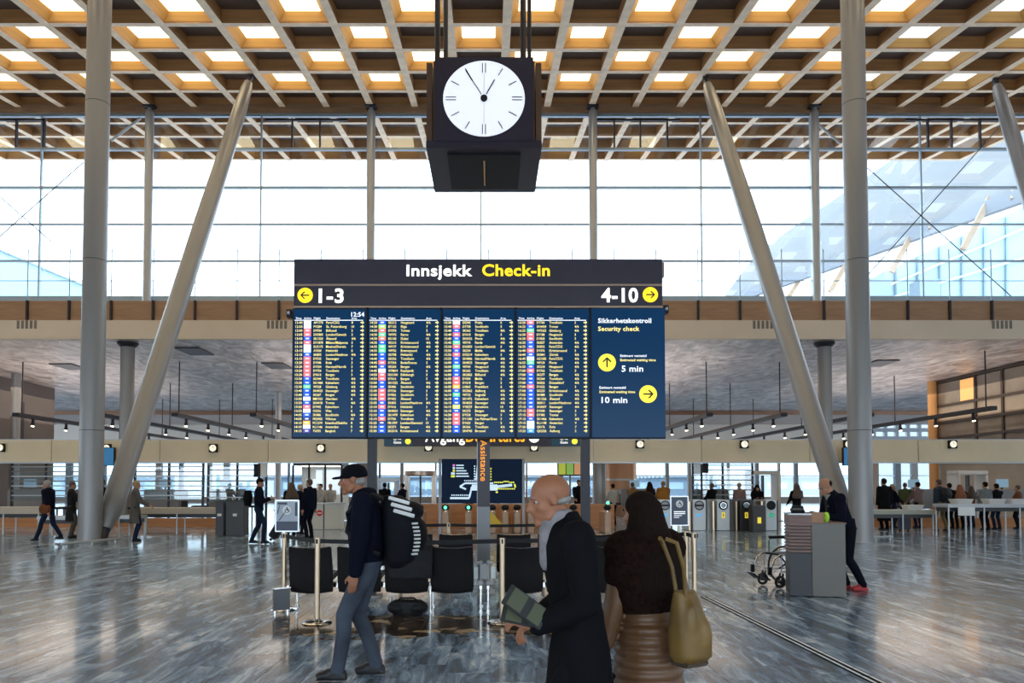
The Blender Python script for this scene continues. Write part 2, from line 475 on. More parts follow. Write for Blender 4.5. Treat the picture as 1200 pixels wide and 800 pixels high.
pl_ = beam_mesh(BW, (Y1c - Y0c) * cs + BW, BH, 'beam', ceil, 'y')
for i, x in enumerate(xs):
    o = pl_ if i == 0 else inst(pl_, 'beam', ceil)
    o.location = (x, (Y0c + Y1c) / 2 * cs, 0)
pc = beam_mesh(BW - .03, xs[-1] - xs[0] + BW, BH - .01, 'cross_beam', ceil, 'x')
for i, y in enumerate(ys):
    o = pc if i == 0 else inst(pc, 'cross_beam', ceil)
    o.location = ((xs[0] + xs[-1]) / 2, y * cs, 0.006)
def lens_mat(name, e, s): return mat(name, (0.9, 0.85, 0.75), 0.5, 0, e, s)
warm_l = lens_mat('warm_daylight_lens', (1.0, 0.82, 0.50), 3.8)
cool_l = lens_mat('cool_daylight_lens', (0.80, 0.90, 1.0), 1.6)
cellw = 2 - BW; celll = 2 * cs - BW
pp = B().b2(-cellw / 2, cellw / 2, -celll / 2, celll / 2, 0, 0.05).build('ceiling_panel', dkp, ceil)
first = {'p': True, 'w': True, 'c': True}
def funnel():
    b = B(); z0, z1 = 0.05, 0.33
    a = (cellw / 2 - .002, celll / 2 - .002); t = (0.60, 0.72)
    for i in range(4):
        q = [(-1, -1), (1, -1), (1, 1), (-1, 1)]; u, v = q[i], q[(i + 1) % 4]
        b.poly([(u[0] * a[0], u[1] * a[1], z0), (v[0] * a[0], v[1] * a[1], z0), (v[0] * t[0], v[1] * t[1], z1), (u[0] * t[0], u[1] * t[1], z1)])
        b.poly([(u[0] * a[0], u[1] * a[1], z0 + .03), (v[0] * a[0], v[1] * a[1], z0 + .03), (v[0] * t[0], v[1] * t[1], z1 + .03), (u[0] * t[0], u[1] * t[1], z1 + .03)][::-1])
    return b.build('skylight_funnel', mat('glow_painted_spruce_lining', (.66, .36, .10), .55, var=.14, scale=1.6, stretch=(.3, .3, 5)), ceil)  # skylight glow painted in: lighter, yellower than the spruce of the beams
fn = funnel()
ln1 = B().b2(-.61, .61, -.73, .73, 0.325, 0.355).build('lens', warm_l, None)
ln2 = B().b2(-.61, .61, -.73, .73, 0.325, 0.355).build('lens', cool_l, None)
npan = 0; pp2 = pp.data.copy(); pp2.materials[0] = mat('eaves_blue_grey', (.17, .18, .22), .5); eav = pp2; pp0 = pp.data; used = {'p': 0, 'f': 0, 'w': 0, 'c': 0}
for j in range(len(ys) - 1):
    yc = (ys[j] + ys[j + 1]) / 2
    # row index: the row just inside the glass wall (y 31.2..33.2) is 0
    ri = int(round((32.2 - yc) / 2))
    for i in range(len(xs) - 1):
        xc = xs[i] + 1.0
        n = int(round((xc - 1.56) / 2)) + 0
        n = n - 0
        cell = n                     # cell n has centre 1.56 + 2 n  (n = 0.78 in half-cells)
        if yc < 30 and yc > 16 and False: pass
        bright = ri >= 1 and ((cell + ri) % 2 == 0)
        if bright:
            f = fn if used['f'] == 0 else inst(fn, 'skylight_funnel', ceil)
            used['f'] += 1
            f.location = (xc, yc * cs, 0)
            cool = xc > 14
            src = ln2 if cool else ln1; kk = 'c' if cool else 'w'
            l_ = src if used[kk] == 0 else inst(src, 'lens', f)
            l_.parent = f; used[kk] += 1
        else:
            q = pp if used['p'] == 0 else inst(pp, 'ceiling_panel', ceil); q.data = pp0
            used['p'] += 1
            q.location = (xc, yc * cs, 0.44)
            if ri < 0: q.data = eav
print('cells', used)
# edge trim over the glass head
tr = B().b2(-28, 28, 33.0, 33.45, ZZ(134, 33.2), CZ0 + .15 * 33.2 + .1).build('trim_1', wood_d); tag(tr, kind='structure')

# roof deck behind the camera, side and rear walls of the hall
rr = B(); yb_, ye_ = -7.0, 9.2
rd_ = rr.b2(xs[0], xs[-1], yb_ * cs, ye_ * cs, .44, .50).build('roof_deck', dkp, ceil)
for x in xs[::2]: B().b2(x - .15, x + .15, yb_ * cs, ye_ * cs, 0, .44).build('rear_beam', glul, ceil)
wn2 = mat('side_wall_plaster', (.48, .46, .44), .7, var=.05, scale=.4)
for sd, nm in ((-1, 'wall_west'), (1, 'wall_east')):
    wv = struct(nm)
    B().b2(sd * 28.2, sd * 28.5, -7, 30.3, 0, 3.0).build('lower_wall', wn2, wv); B().b2(sd * 28.2, sd * 28.5, -7, 30.3, 4.6, 20).build('upper_wall', wn2, wv)
    for k in range(12): B().b2(sd * 28.15, sd * 28.5, -7 + k * 3.3 - .1, -7 + k * 3.3 + .1, 3.0, 4.6).build('mullion', alum, wv)
wv = struct('wall_rear')
B().b2(-28.2, 28.2, -7.3, -7, REAR_TOP, 16).build('upper_wall', wn2, wv); B().b2(-28.2, 28.2, -7.3, -7, 0, .4).build('plinth', wn2, wv)
for k in range(15): B().b2(-28 + k * 4 - .1, -28 + k * 4 + .1, -7.3, -6.95, .4, REAR_TOP).build('mullion', alum, wv)

# =================================================================== GLASS WALL
GY = 33.2
win = struct('window_1')
zt, za, zb, zc_, zd, ze = [ZZ(v, GY) for v in (135, 175, 220, 263, 306, 350)]
zs = [zt, za, zb, zc_, zd, ze]
mxs = [XX(433, GY) + 5 * k for k in range(-5, 7)]
mb = None
for x in mxs:
    b = B().b2(-0.03, 0.03, -0.06, 0.06, ze, zt); 
    if mb is None: mb = b.build('mullion', alum, win); mb.location = (x, GY, 0)
    else: b.bm.free(); inst(mb, 'mullion', win, (x, GY, 0))
for z, h in ((zt, .16), (za, .11), (zb, .09), (zc_, .06), (zd, .07), (ze, .22)):
    B().b2(mxs[0], mxs[-1], GY - .08, GY + .08, z - h / 2, z + h / 2).build('rail', alum, win)
B().b2(mxs[0], mxs[-1], GY - .02, GY + .02, ZZ(329, GY) - .015, ZZ(329, GY) + .015).build('cable', alum, win)
for a, c in zip(zs, zs[1:]):
    g0 = None
    for x in mxs[:-1]:
        if g0 is None: g0 = B().b2(0.04, 4.96, -.012, .012, c + .05, a - .05).build('pane', glass_c, win); g0.location = (x, GY, 0)
        else: inst(g0, 'pane', win, (x, GY, 0))
# top hung vents in the head row
vent_fr = None
for px in (-22, 11, 44, 339, 372, 722, 753, 785, 1095, 1123, 1157):
    b = B().b2(-.03, .03, -.07, .07, za, zt - .16)
    if vent_fr is None: vent_fr = b.build('vent_mullion', dark, win); vent_fr.location = (XX(px, GY), GY, 0)
    else: b.bm.free(); inst(vent_fr, 'vent_mullion', win, (XX(px, GY), GY, 0))
for x0, x1 in ((-22, 44), (307, 405), (693, 800), (1068, 1190)):
    B().b2(XX(x0, GY), XX(x1, GY), GY - .09, GY + .02, zt - .28, zt - .20).build('vent_rail', dark, win)
# diagonal wind-bracing rods
for q in (((-60, 178), (60, 283)), ((98, 190), (-60, 330)), ((1017, 197), (1185, 347)), ((1170, 150), (1010, 330)), ((165, 138), (130, 165)), ((950, 138), (985, 168))):
    p_, r_ = P(*q[0], GY - .25), P(*q[1], GY - .25)
    B().cyl(p_, r_, 0.022 if q[0][0] not in (165, 950) else .06, n=8).build('bracing_rod', steel_l if q[0][0] in (165, 950) else dark, win)
# posts of the glass wall (steel, every ten metres)
for i, px in enumerate((432 - 262 * 2, 170, 432, 693, 954, 1215)):
    x = XX(433, GY - .3) + 10 * (i - 2)
    b = B(); b.cyl((0, 0, 9.2), (0, 0, 18.35), .19, n=20); b.cyl((0, 0, 18.35), (0, 0, 18.62), .19, .09, n=20)
    t = thing('facade_post', ['round steel post of the glass wall, beyond the left edge of the photograph', 'slim round steel post in the glass wall, behind the left slanting strut',
        'slim round steel post in the glass wall, just left of the hanging clock', 'slim round steel post in the glass wall, just right of the hanging clock',
        'slim round steel post in the glass wall, between right slanting strut and right column', 'round steel post of the glass wall, beyond the right edge'][i], 'post', (x, GY - .35, 0), 0, 'facade posts of the glass wall')
    b.build('shaft', steel_l, t)
    B().box((0, 0, 18.66), (.5, .4, .08)).build('head_plate', dark, t)

# =================================================================== GALLERY FRONT AND SOFFIT
FY = 30.5
z_top, z_mid, z_bot = ZZ(352, FY), ZZ(375, FY), ZZ(397, FY)
gal = struct('wall_back')
x0, x1 = -28, 28
B().b2(x0, x1, FY, FY + .25, z_bot, z_mid).build('fascia', beige, gal)
B().b2(x0, x1, FY + .25, GY + .3, z_bot + .02, z_mid - .1).build('gallery_slab', mat('slab', (.3, .28, .26), .6), gal)
sp = XX(177, FY) - XX(127.5, FY)
xp = XX(28, FY); k0 = int((x0 - xp) / sp)
k = k0; pr = None; po = None; rd = None
while xp + k * sp < x1 - 1.5:
    xa = xp + k * sp
    b = B().b2(.035, sp - .035, 0, .06, z_mid, z_top)
    if pr is None: pr = b.build('parapet_panel', wood_d, gal); pr.location = (xa, FY + .05, 0)
    else: b.bm.free(); inst(pr, 'parapet_panel', gal, (xa, FY + .05, 0))
    if po is None:
        po = B().b2(-.04, .04, -.05, .1, z_mid, z_top).build('parapet_post', dark, gal); po.location = (xa, FY, 0)
        rd = B().cyl((0, 0, z_top), (0, 0, ZZ(292, FY)), .022, n=8).build('railing_rod', alum, gal); rd.location = (xa, FY, 0)
    else:
        inst(po, 'parapet_post', gal, (xa, FY, 0)); inst(rd, 'railing_rod', gal, (xa, FY, 0))
    k += 1
# slotted grilles in the fascia, five slots each
vm = mat('grille_shadow', (0.16, 0.14, 0.12), 0.7)
for px in (28, 323, 896, 1178):
    for i in range(5):
        x = XX(px, FY) + (i - 2) * .18
        B().b2(x - .055, x + .055, FY - .01, FY + .02, ZZ(385, FY), ZZ(375.5, FY)).build('grille_slot', vm, gal)

def soffit_mat():
    m = bpy.data.materials.new('rippled_metal_soffit'); m.use_nodes = True
    nt = m.node_tree; N = nt.nodes; L = nt.links; b = N['Principled BSDF']
    tc = N.new('ShaderNodeTexCoord'); mp = N.new('ShaderNodeMapping'); mp.inputs['Scale'].default_value = (1, .55, 1); mp.inputs['Rotation'].default_value = (0, 0, .6)
    no = N.new('ShaderNodeTexNoise'); no.inputs['Scale'].default_value = 1.3; no.inputs['Detail'].default_value = 5; no.inputs['Distortion'].default_value = 1.2
    L.new(tc.outputs['Object'], mp.inputs[0]); L.new(mp.outputs[0], no.inputs['Vector'])
    rp = N.new('ShaderNodeValToRGB'); rp.color_ramp.elements[0].position = .35; rp.color_ramp.elements[1].position = .7
    rp.color_ramp.elements[0].color = (.24, .20, .19, 1); rp.color_ramp.elements[1].color = (.66, .59, .56, 1)
    L.new(no.outputs[0], rp.inputs[0]); L.new(rp.outputs[0], b.inputs['Base Color'])
    b.inputs['Metallic'].default_value = .35; b.inputs['Roughness'].default_value = .38
    bp = N.new('ShaderNodeBump'); bp.inputs['Strength'].default_value = .7; bp.inputs['Distance'].default_value = .25
    L.new(no.outputs[0], bp.inputs['Height']); L.new(bp.outputs[0], b.inputs['Normal'])
    return m
SY = 60.0; x0, x1 = -56, 56
sof = struct('ceiling_lower')
B().b2(x0, x1, FY + .2, SY, z_bot, z_bot + .12).build('soffit_plate', soffit_mat(), sof)
B().b2(x0, x1, SY - .1, SY, ZZ(486, SY), z_bot).build('wood_downstand', mat('reddish_wood', (.25, .12, .06), .5, var=.1, scale=1), sof)
B().b2(x0, x1, SY, 70.3, ZZ(486, SY) + .05, ZZ(486, SY) + .15).build('rear_soffit_plate', mat('salmon_plaster', (.62, .50, .44), .6, var=.05, scale=1), sof)
for px, py in ((228, 411), (82, 429), (325, 428), (1030, 425), (640, 430), (500, 425)):
    d_ = ray(px, py); t_ = (z_bot - EYE) / d_[2]; x, y = d_[0] * t_, d_[1] * t_
    B().b2(x - .55, x + .55, y - .9, y + .9, z_bot - .05, z_bot - .005).build('air_grille', dark, sof)

# long glass-fronted header band with clocks
BY = 26.6
zb0, zb1 = ZZ(541, BY), ZZ(515.5, BY)
band = struct('trim_2')
bp_ = None; bw = 3.9
i = -6
while i < 8:
    xa = XX(187, BY) + i * bw + 0 * bw
    b = B().b2(.012, bw - .012, 0, .16, zb0, zb1)
    if bp_ is None: bp_ = b.build('header_panel', band_m, band); bp_.location = (xa - 0, BY, 0)
    else: b.bm.free(); inst(bp_, 'header_panel', band, (xa, BY, 0))
    i += 1
B().b2(-26, 26, BY - .03, BY + .2, zb0 - .05, zb0).build('lower_rail', steel_l, band)
B().b2(-26, 26, BY + .16, BY + .3, zb1 - .02, zb1 + .04).build('upper_rail', steel_l, band)
for px_ in (147.5, 426, 702, 968):
    B().b2(XX(px_, 31.3) - .08, XX(px_, 31.3) + .08, BY + .16, 31.1, zb1 - .25, zb1 - .03).build('cantilever_arm', steel, band)
hang_pts = [-20.5 + 8.2 * i_ for i_ in range(6)]
for x in hang_pts: B().cyl((x, BY + .1, zb1), (x, BY + .1, zb1 + .02), .02).build('hanger', dark, band)

# side wall of the inner hall on the right: two storeys of timber and glass
RX = 26.0
wr_ = struct('wall_right')
zt_ = z_bot
def ry(px): return RX * F / (px - 575)       # depth of a picture column on that wall (approx.)
brnz = mat('bronze_frame', (.05, .035, .028), .4, .3)
tanp = mat('tan_panel', (.33, .27, .20), .5, var=.1, scale=1)
lit = mat('lit_timber_room', (.6, .3, .1), .5, 0, (1.0, .50, .16), .75)
mirr = mat('smoky_glass_panel', (.20, .17, .14), .12, .1, var=.15, scale=.8)
B().b2(RX + .25, RX + .6, FY - .2, 44, 0, zt_ - .01).build('core_wall', tanp, wr_)
yv = [30.35, 32.5, 35.2, 37.4, 39.5, 43.3]
for a, c in zip(yv, yv[1:]):
    B().b2(RX - .07, RX + .25, a - .08, a + .08, 3.1, zt_).build('mullion', brnz, wr_)
for z in (zt_ - .1, 6.15, 5.2, 4.3, 3.2):
    B().b2(RX - .09, RX + .2, 30.3, 43.4, z - .07, z + .07).build('transom', brnz, wr_)
for i, (a, c) in enumerate(zip(yv, yv[1:])):
    for k, (z0_, z1_) in enumerate(((6.2, zt_ - .2), (5.27, 6.08), (4.37, 5.13), (3.27, 4.23))):
        B().b2(RX, RX + .03, a + .09, c - .09, z0_, z1_).build('panel', (mirr if k == 0 else tanp if k == 1 else mirr), wr_)
    if i in (0, 1, 2, 4):
        B().b2(RX - .02, RX - .001, a + .15, a + .15 + (c - a) * (.3 if i != 2 else .22), 6.25 + (0.25 if i == 2 else 0), zt_ - .25).build('lit_pane', lit, wr_)
wl_ = struct('wall_left')
B().b2(-27.6, -27.2, 30.4, 46, 0, zt_ - .01).build('core_wall', mat('dim_wall', (.10, .085, .08), .6, var=.1, scale=.6), wl_)
for i_ in range(6):
    y = 31 + i_ * 2.3
    B().b2(-27.2, -27.05, y, y + .3, 3.3, 6.4).build('fin', dark, wl_)


# =================================================================== FAR GLAZED WALL OF THE HALL
WY = 70.0
fw = struct('wall_far'); w2 = struct('window_2')
zs_ = ZZ(486, SY) + .05; zh = ZZ(536, WY); xr0, xr1 = XX(1012, WY), XX(1092, WY)
plas = mat('rear_plaster', (.62, .56, .50), .6, var=.06, scale=.5)
B().b2(-60, xr0, WY, WY + .3, zh, zs_).build('upper_wall', plas, fw)
B().b2(xr1, 62, WY, WY + .3, zh, zs_).build('upper_wall', plas, fw)
for r in range(4):
    z = zh + .1 + r * (zs_ - zh) / 4
    B().b2(xr0, xr1, WY, WY + .3, z, z + .35).build('spandrel', mat('bluish_spandrel', (.30, .33, .37), .5), fw)
for c in range(7):
    x = xr0 + (xr1 - xr0) * c / 6
    B().b2(x - .14, x + .14, WY - .02, WY + .32, zh, zs_).build('pier', mat('bluish_spandrel', (.30, .33, .37), .5), fw)
B().b2(-60, 60, WY + .02, WY + .25, 0, .55).build('plinth', grey_p, fw)
random.seed(11)
wood_c = mat('walnut_column', (.22, .13, .08), .5, var=.1)
darkc = mat('slate_column', (.09, .095, .11), .5)
x = -58.0
while x < 58:
    g = random.choice((1.6, 2.1, 2.7, 3.2)); wd = random.choice((.16, .30, .5))
    B().b2(x - wd / 2, x + wd / 2, WY - .15, WY + .3, 0, zh).build('jamb', random.choice((darkc, wood_c, darkc, grey_p)), w2)
    B().b2(x + wd / 2, x + g - .05, WY + .08, WY + .11, .55, zh).build('pane', glass_t, w2)
    x += g
B().b2(-60, 60, WY - .05, WY + .2, ZZ(557, WY) - .06, ZZ(557, WY) + .04).build('transom', alum, w2)

# =================================================================== OUTSIDE
t = struct('ground')
B().b2(-160, 160, 70.4, 400, -.35, -.25).build('apron', mat('apron_concrete', (.20, .22, .25), .7, var=.1, scale=.05), t)
bl = mat('distant_blue_grey', (.22, .28, .35), .6, var=.1, scale=.05); bl2 = mat('distant_pale', (.42, .48, .54), .6)
t = thing('pier_building', 'long low blue-grey pier building seen far off through the rear windows', 'building', (0, 150, -.25))
B().b2(-110, 110, 0, 14, 0, 3.6).build('wall', bl, t)
B().b2(-112, 112, -1, 15, 3.6, 4.0).build('roof', bl2, t)
for i in range(30): B().b2(-105 + i * 7, -101 + i * 7, -.15, .1, 1.2, 2.6).build('window', mat('pier_pane', (.5, .6, .68), .2), t)
# neighbouring roof on the right, a pale slab on slanting timber trusses, with its glass skirt
t = thing('neighbouring_roof', 'big pale sloping roof on timber trusses outside the glass at the right', 'roof')
oy = 62.0
def Q(px, py, Y=62.0): return P(px, py, Y)
def slab(pts, th, name, m):
    b = B(); up = [Vector(p) + Vector((0, 0, th)) for p in pts]; n = len(pts)
    lo = [b.bm.verts.new(p) for p in pts]; hi = [b.bm.verts.new(p) for p in up]
    b.bm.faces.new(lo[::-1]); b.bm.faces.new(hi)
    for k in range(n): b.bm.faces.new((lo[k], lo[(k + 1) % n], hi[(k + 1) % n], hi[k]))
    return b.build(name, m, t)
rw = mat('white_roof_soffit', (.22, .225, .23), .6, var=.04, scale=.1); rt = mat('pale_outdoor_timber', (.42, .30, .20), .6, var=.1)
A1, A2, A3, A4 = Q(850, 352, 95), Q(1250, 205, 46), Q(1250, 60, 50), Q(890, 300, 100)
slab([A1, A2, A3, A4], .8, 'roof_slab', rw)
B().bar(A1 + Vector((0, 0, -.3)), A2 + Vector((0, 0, -.3)), .5, 1.0).build('eaves_beam', mat('eaves_grey', (.20, .22, .25), .5), t)
for u in (.2, .4, .58, .76, .92):
    p_, q_ = A1.lerp(A2, u), A4.lerp(A3, u)
    B().bar(p_ + Vector((0, 0, -.5)), q_ + Vector((0, 0, -.5)), .5, .7).build('timber_beam', rt, t)
    B().bar(p_.lerp(q_, .5) + Vector((0, 0, -.6)), p_.lerp(q_, .15) + Vector((-2.5, 2, -4.5)), .3, .4).build('timber_brace', rt, t)
gl = mat('cyan_tinted_glazing', (.45, .62, .70), .15, .0)
t2 = thing('glazed_link', 'light blue glazed link building outside, at the lower right of the glass wall', 'building')
B_ = B(); Z0 = ZZ(352, 60) - 2
def link(px0, px1, Y, zt0, zt1, m, nm, tt):
    xa, xb = XX(px0, Y), XX(px1, Y); a, c = P(px0, zt0, Y), P(px1, zt1, Y)
    return B().prism([(xa, Z0 - 12), (xb, Z0 - 12), (xb, c.z), (xa, a.z)], (Y, Y + 6)).build(nm, m, tt)
link(1040, 1290, 84, 318, 205, mat('sky_lit_glazing', (.36, .52, .58), .2), 'glazing', t2)
for i in range(9):
    px = 1050 + i * 26
    B().cyl(P(px, 372, 83.8), P(px, 316 - (px - 1040) * .44, 83.8), .14, n=6).build('mullion', alum, t2)
for (a_, b_) in (((1040, 335), (1290, 230)), ((1040, 350), (1290, 275))):
    B().cyl(P(*a_, 83.6), P(*b_, 83.6), .12, n=6).build('rail', white_p, t2)
t3 = thing('rooftop_plant', 'two grey-blue plant boxes on the flat roof outside, right of centre', 'machinery')
B().b2(XX(1010, 78), XX(1112, 78), 77, 81, -.25, ZZ(356, 78) - 1).build('flat_roofed_block', bl2, t3)
B().b2(XX(1014, 78), XX(1048, 78), 78, 80, ZZ(356, 78) - 1, ZZ(326, 78)).build('cabinet', mat('plant_blue', (.30, .40, .46), .5), t3)
B().b2(XX(1082, 78), XX(1106, 78), 78, 80, ZZ(356, 78) - 1, ZZ(327, 78)).build('duct', mat('plant_blue', (.30, .40, .46), .5), t3)
t4 = thing('glazed_roof_slope', 'pale cyan glass roof slope outside, at the lower left of the glass wall', 'roof')
ya = 60.0
b = B(); pl0, pl1, pl2, pl3 = P(-120, 245, ya), P(100, 338, ya + 8), P(160, 368, ya + 8), P(-120, 368, ya)
t = t4
slab([pl3, pl2, pl1, pl0], .3, 'glazing', mat('sky_lit_glazing', (.36, .52, .58), .2))
for u in (.15, .35, .55, .75):
    B().cyl(pl0.lerp(pl1, u) + Vector((0, -.1, .2)), pl3.lerp(pl2, u) + Vector((0, -.1, 0)), .08, n=6).build('glazing_bar', alum, t4)
B().cyl(pl0 + Vector((0, -.1, .3)), pl1 + Vector((0, -.1, .3)), .12, n=6).build('eaves_rail', white_p, t4)

# =================================================================== STEEL COLUMNS
def column(x, y, r, z0, z1, label, nm='steel_column'):
    t = thing(nm, label, 'column', (x, y, 0))
    B().cyl((0, 0, z0), (0, 0, z1), r, n=32).build('shaft', steel, t, angle=50)
    B().cyl((0, 0, 0), (0, 0, .03), r + .06, n=32).build('base_ring', steel, t)
    return t
VY = 20.7
cl = {}
for nm_, px, lab in (('l', 107, 'thick vertical steel column at the left, foot beside the slanting strut'), ('r', 1008, 'thick vertical steel column at the right, standing behind the podium')):
    x = XX(px, VY); zc = CZ0 + .15 * VY
    t = column(x, VY, .315, 0.02, zc - .02, lab)
    for z in (3.1, 7.9, 12.4): B().lathe([(.317, 0), (.3195, .004), (.3195, .012), (.317, .016)], (0, 0, z)).build('joint_ring', dark, t)
def strut(ft, tp, lab):
    f = Vector(ft); q = Vector(tp); d = q - f; L_ = d.length
    t = thing('slanting_strut', lab, 'column', (f.x, f.y, 0))
    M = Matrix.Translation((0, 0, f.z)) @ d.to_track_quat('Z', 'Y').to_matrix().to_4x4()
    prof = [(.16, .4), (.29, .9), (.30, 1.4), (.315, L_ * .35), (.315, L_ * .6), (.26, L_ - 2.2), (.22, L_ - .9), (.16, L_ - .5)]
    rings = [(0, 0, z, r, r) for r, z in prof]
    B().loft(rings, n=32, M=M).build('shaft', steel, t, angle=60)
    b = B(); b.cyl(M @ Vector((0, 0, L_ - .6)), M @ Vector((0, 0, L_ - .02)), .10, n=16); b.ell(M @ Vector((0, 0, L_ - .15)), .14); b.build('pin_joint', dark, t)
    b = B(); b.cyl((0, 0, .02), M @ Vector((0, 0, .5)), .16, .12, n=16); b.ell(M @ Vector((0, 0, .36)), .15); b.build('foot_joint', dark, t)
    return t
def ceil_at(px, py):
    d = ray(px, py); t = (CZ0 - EYE) / (d[2] - .15 * d[1]); return Vector((d[0] * t, d[1] * t, EYE + d[2] * t))
strut((XX(118, VY) , VY + .1, 0), ceil_at(294, 88), 'left slanting steel strut rising to the right from the column foot')
strut((XX(999, VY), VY + .1, 0), ceil_at(826, 90), 'right slanting steel strut rising to the left behind the podium')
strut((XX(1330, VY), VY + .1, 0), ceil_at(1166, 92), 'slanting steel strut at the upper right corner, foot outside the frame')
column(XX(1197, 27), 24.0, .2, .02, CZ0 + .15 * 24 , 'slim vertical steel column at the far right edge of the photograph')
for px, lab in ((147.5, 'shorter round column under the gallery, behind the left strut'), (426, 'round column under the gallery, behind the left half of the departure board'),
                (702, 'round column under the gallery, near the right end of the departure board'), (968, 'shorter round column under the gallery, behind the right strut')):
    x = XX(px, 31.3) if px not in (968,) else XX(968, 31.3)
    t = column(x, 31.3, .28, .02, z_bot, lab, 'gallery_column')
    B().lathe([(.30, 0), (.42, .12), (.42, .2)], (0, 0, z_bot - .2)).build('capital', dark, t)
for px, Y, m_, lab in ((17, 40, steel, 'slim dark column at far left under the gallery'), (326, 48, steel_l, 'thin pale column left of the departure board, deep in the hall'), (1094, 43, mat('orange_timber', (.55, .28, .10), .45, var=.15, scale=1, stretch=(3, 3, .2)), 'tall orange timber column at the right of the hall')):
    t = thing('hall_column', lab, 'column', (XX(px, Y), Y, 0)); B().cyl((0, 0, .02), (0, 0, z_bot if Y < 60 else 6), .24 if Y < 45 else .2, n=24).build('shaft', m_, t)
    B().cyl((0, 0, 0), (0, 0, .03), .3, n=24).build('base_ring', steel, t)
# low guard rails round the two big column feet
for nm_, px, a_, b_, lab in (('l', 106, 72, 140, 'low bent steel guard rail round the left column foot'), ('r', 1020, 1005, 1046, 'low bent steel guard rail beside the right column foot')):
    pa_, pb_ = G(a_, 642 if nm_ == 'l' else 634), G(b_, 635 if nm_ == 'l' else 633)
    t = thing('guard_rail', lab, 'rail')
    b = B(); b.tube([pa_ + Vector((0, 0, .10)), pa_.lerp(pb_, .55) + Vector((0, 0, .10)), pb_ + Vector((0, 0, .10))], .035); b.build('rail', steel_l, t)
    for u in (.08, .5, .92): q = pa_.lerp(pb_, u); B().cyl((q.x, q.y, 0), (q.x, q.y, .1), .025).build('leg', steel_l, t)
# =================================================================== HANGING CLOCK
CY = 14.0
cx = XX(567, CY)
zt1, zb1_ = ZZ(67, CY), ZZ(166, CY)
clk = thing('hanging_clock', 'big four-sided station clock in a black box hanging over the hall', 'clock', (cx, CY, zb1_))
H_ = zt1 - zb1_; W_ = 138 / F * CY; FW = 118 / F * CY; 
bw_ = mat('bronze_clock_wing', (.17, .10, .065), .4, .5, var=.1, scale=2)
B().b2(-FW / 2 + .05, FW / 2 - .05, .12, W_ - .12, .02, H_ - .02).build('housing', dark, clk)
B().b2(-FW / 2, FW / 2, 0, .12, .02, H_).build('front_panel', sign_dark, clk)
B().b2(-FW / 2, FW / 2, W_ - .12, W_, .02, H_).build('rear_panel', sign_dark, clk)
for s_ in (-1, 1): B().b2(s_ * (W_ / 2 - .11), s_ * W_ / 2, .10, W_ - .10, .03, H_ - .05).build('side_panel', bw_, clk)
for s_ in (-1, 1):
    for q in (0, 1): B().b2(s_ * (FW / 2 - .03), s_ * (FW / 2 + .03), .09 if q == 0 else W_ - .15, .15 if q == 0 else W_ - .09, .03, H_ - .02).build('corner_strip', bw_, clk)
B().b2(-W_ / 2, W_ / 2, .02, W_ - .02, -.10, .04).build('bottom_plate', sign_dark, clk, bevel=.01)
b = B(); b.b2(-.72, .72, .28, W_ - .3, -.14, -.09); b.build('underside_recess', black, clk)
B().b2(-.015, .015, .5, W_ - .5, -.15, -.13).build('seam', chrome, clk)
B().b2(-W_ * .36, W_ * .36, .3, W_ - .3, H_, H_ + .07).build('top_plate', dark, clk)
# dial
zc_d = ZZ(115.3, CY - .02) - zb1_; rx = 48.7 / F * CY; rz = 45.8 / F * CY
dial = []
M = Matrix.Translation((0, -.012, zc_d)) @ Matrix.Diagonal((rx, 1, rz, 1))
def disc(b, c, r0, r1, y0, y1, n=64):
    b.prism([(c[0] + math.cos(2 * PI * k / n) * r0, c[1] + math.sin(2 * PI * k / n) * r1) for k in range(n)], (y0, y1)); return b
disc(B(), (0, zc_d), rx * 1.02, rz * 1.02, -.008, .0).build('dial_ring', dark, clk)
disc(B(), (0, zc_d), rx, rz, -.02, .0).build('dial', mat('clock_dial', (.85, .86, .9), .35, 0, (.84, .88, 1.0), .62), clk)
hm = mat('clock_black', (.01, .01, .012), .5)
def mark(b, ang, r0, r1, wd, off=0, y=-.024):
    a = R(ang); dx, dz = math.sin(a), math.cos(a); nx, nz = dz, -dx
    q = [(r0, -wd / 2 + off), (r0, wd / 2 + off), (r1, wd / 2 + off), (r1, -wd / 2 + off)]
    b.prism([((dx * r + nx * o_) * rx, zc_d + (dz * r + nz * o_) * rz) for r, o_ in q], (y, y + .004)); return b
for h in range(12):
    b = B()
    if h % 3 == 0:
        L0, L1 = (.68, .94)
        mark(b, h * 30, L0, L1, .022, -.042 * .9); mark(b, h * 30, L0, L1, .022, .042 * .9)
    else: mark(b, h * 30, .70, .92, .024)
    b.build('hour_mark', hm, clk)
b = B(); mark(b, 329, .12, .62, .022, y=-.032); mark(b, 329, .55, .86, .034, y=-.032); b.build('minute_hand', hm, clk)
b = B(); mark(b, 28, .12, .56, .03, y=-.036); b.build('hour_hand', hm, clk)
disc(B(), (0, zc_d), .085 * rx, .085 * rx, -.045, -.02, 24).build('hub', hm, clk)
B().b2(-.004, .004, -.022, -.0185, zc_d - rz * .66, zc_d + rz * .66).build('dial_seam', mat('dial_seam', (.45, .45, .5), .5), clk)
zcl = CZ0 + .15 * (CY + 1) + .4
for px in (511, 613, 621.5):
    x = XX(px, CY + .3) - cx
    B().cyl((x, .4, H_), (x, .4, zcl - zb1_), .055 if px < 600 else .04, n=12).build('suspension_rod', dark, clk)
B().cyl((-.85, 1.8, H_), (-.85, 1.8, zcl - zb1_), .05, n=12).build('suspension_rod', dark, clk)
B().cyl((.85, 1.8, H_), (.85, 1.8, zcl - zb1_), .05, n=12).build('suspension_rod', dark, clk)

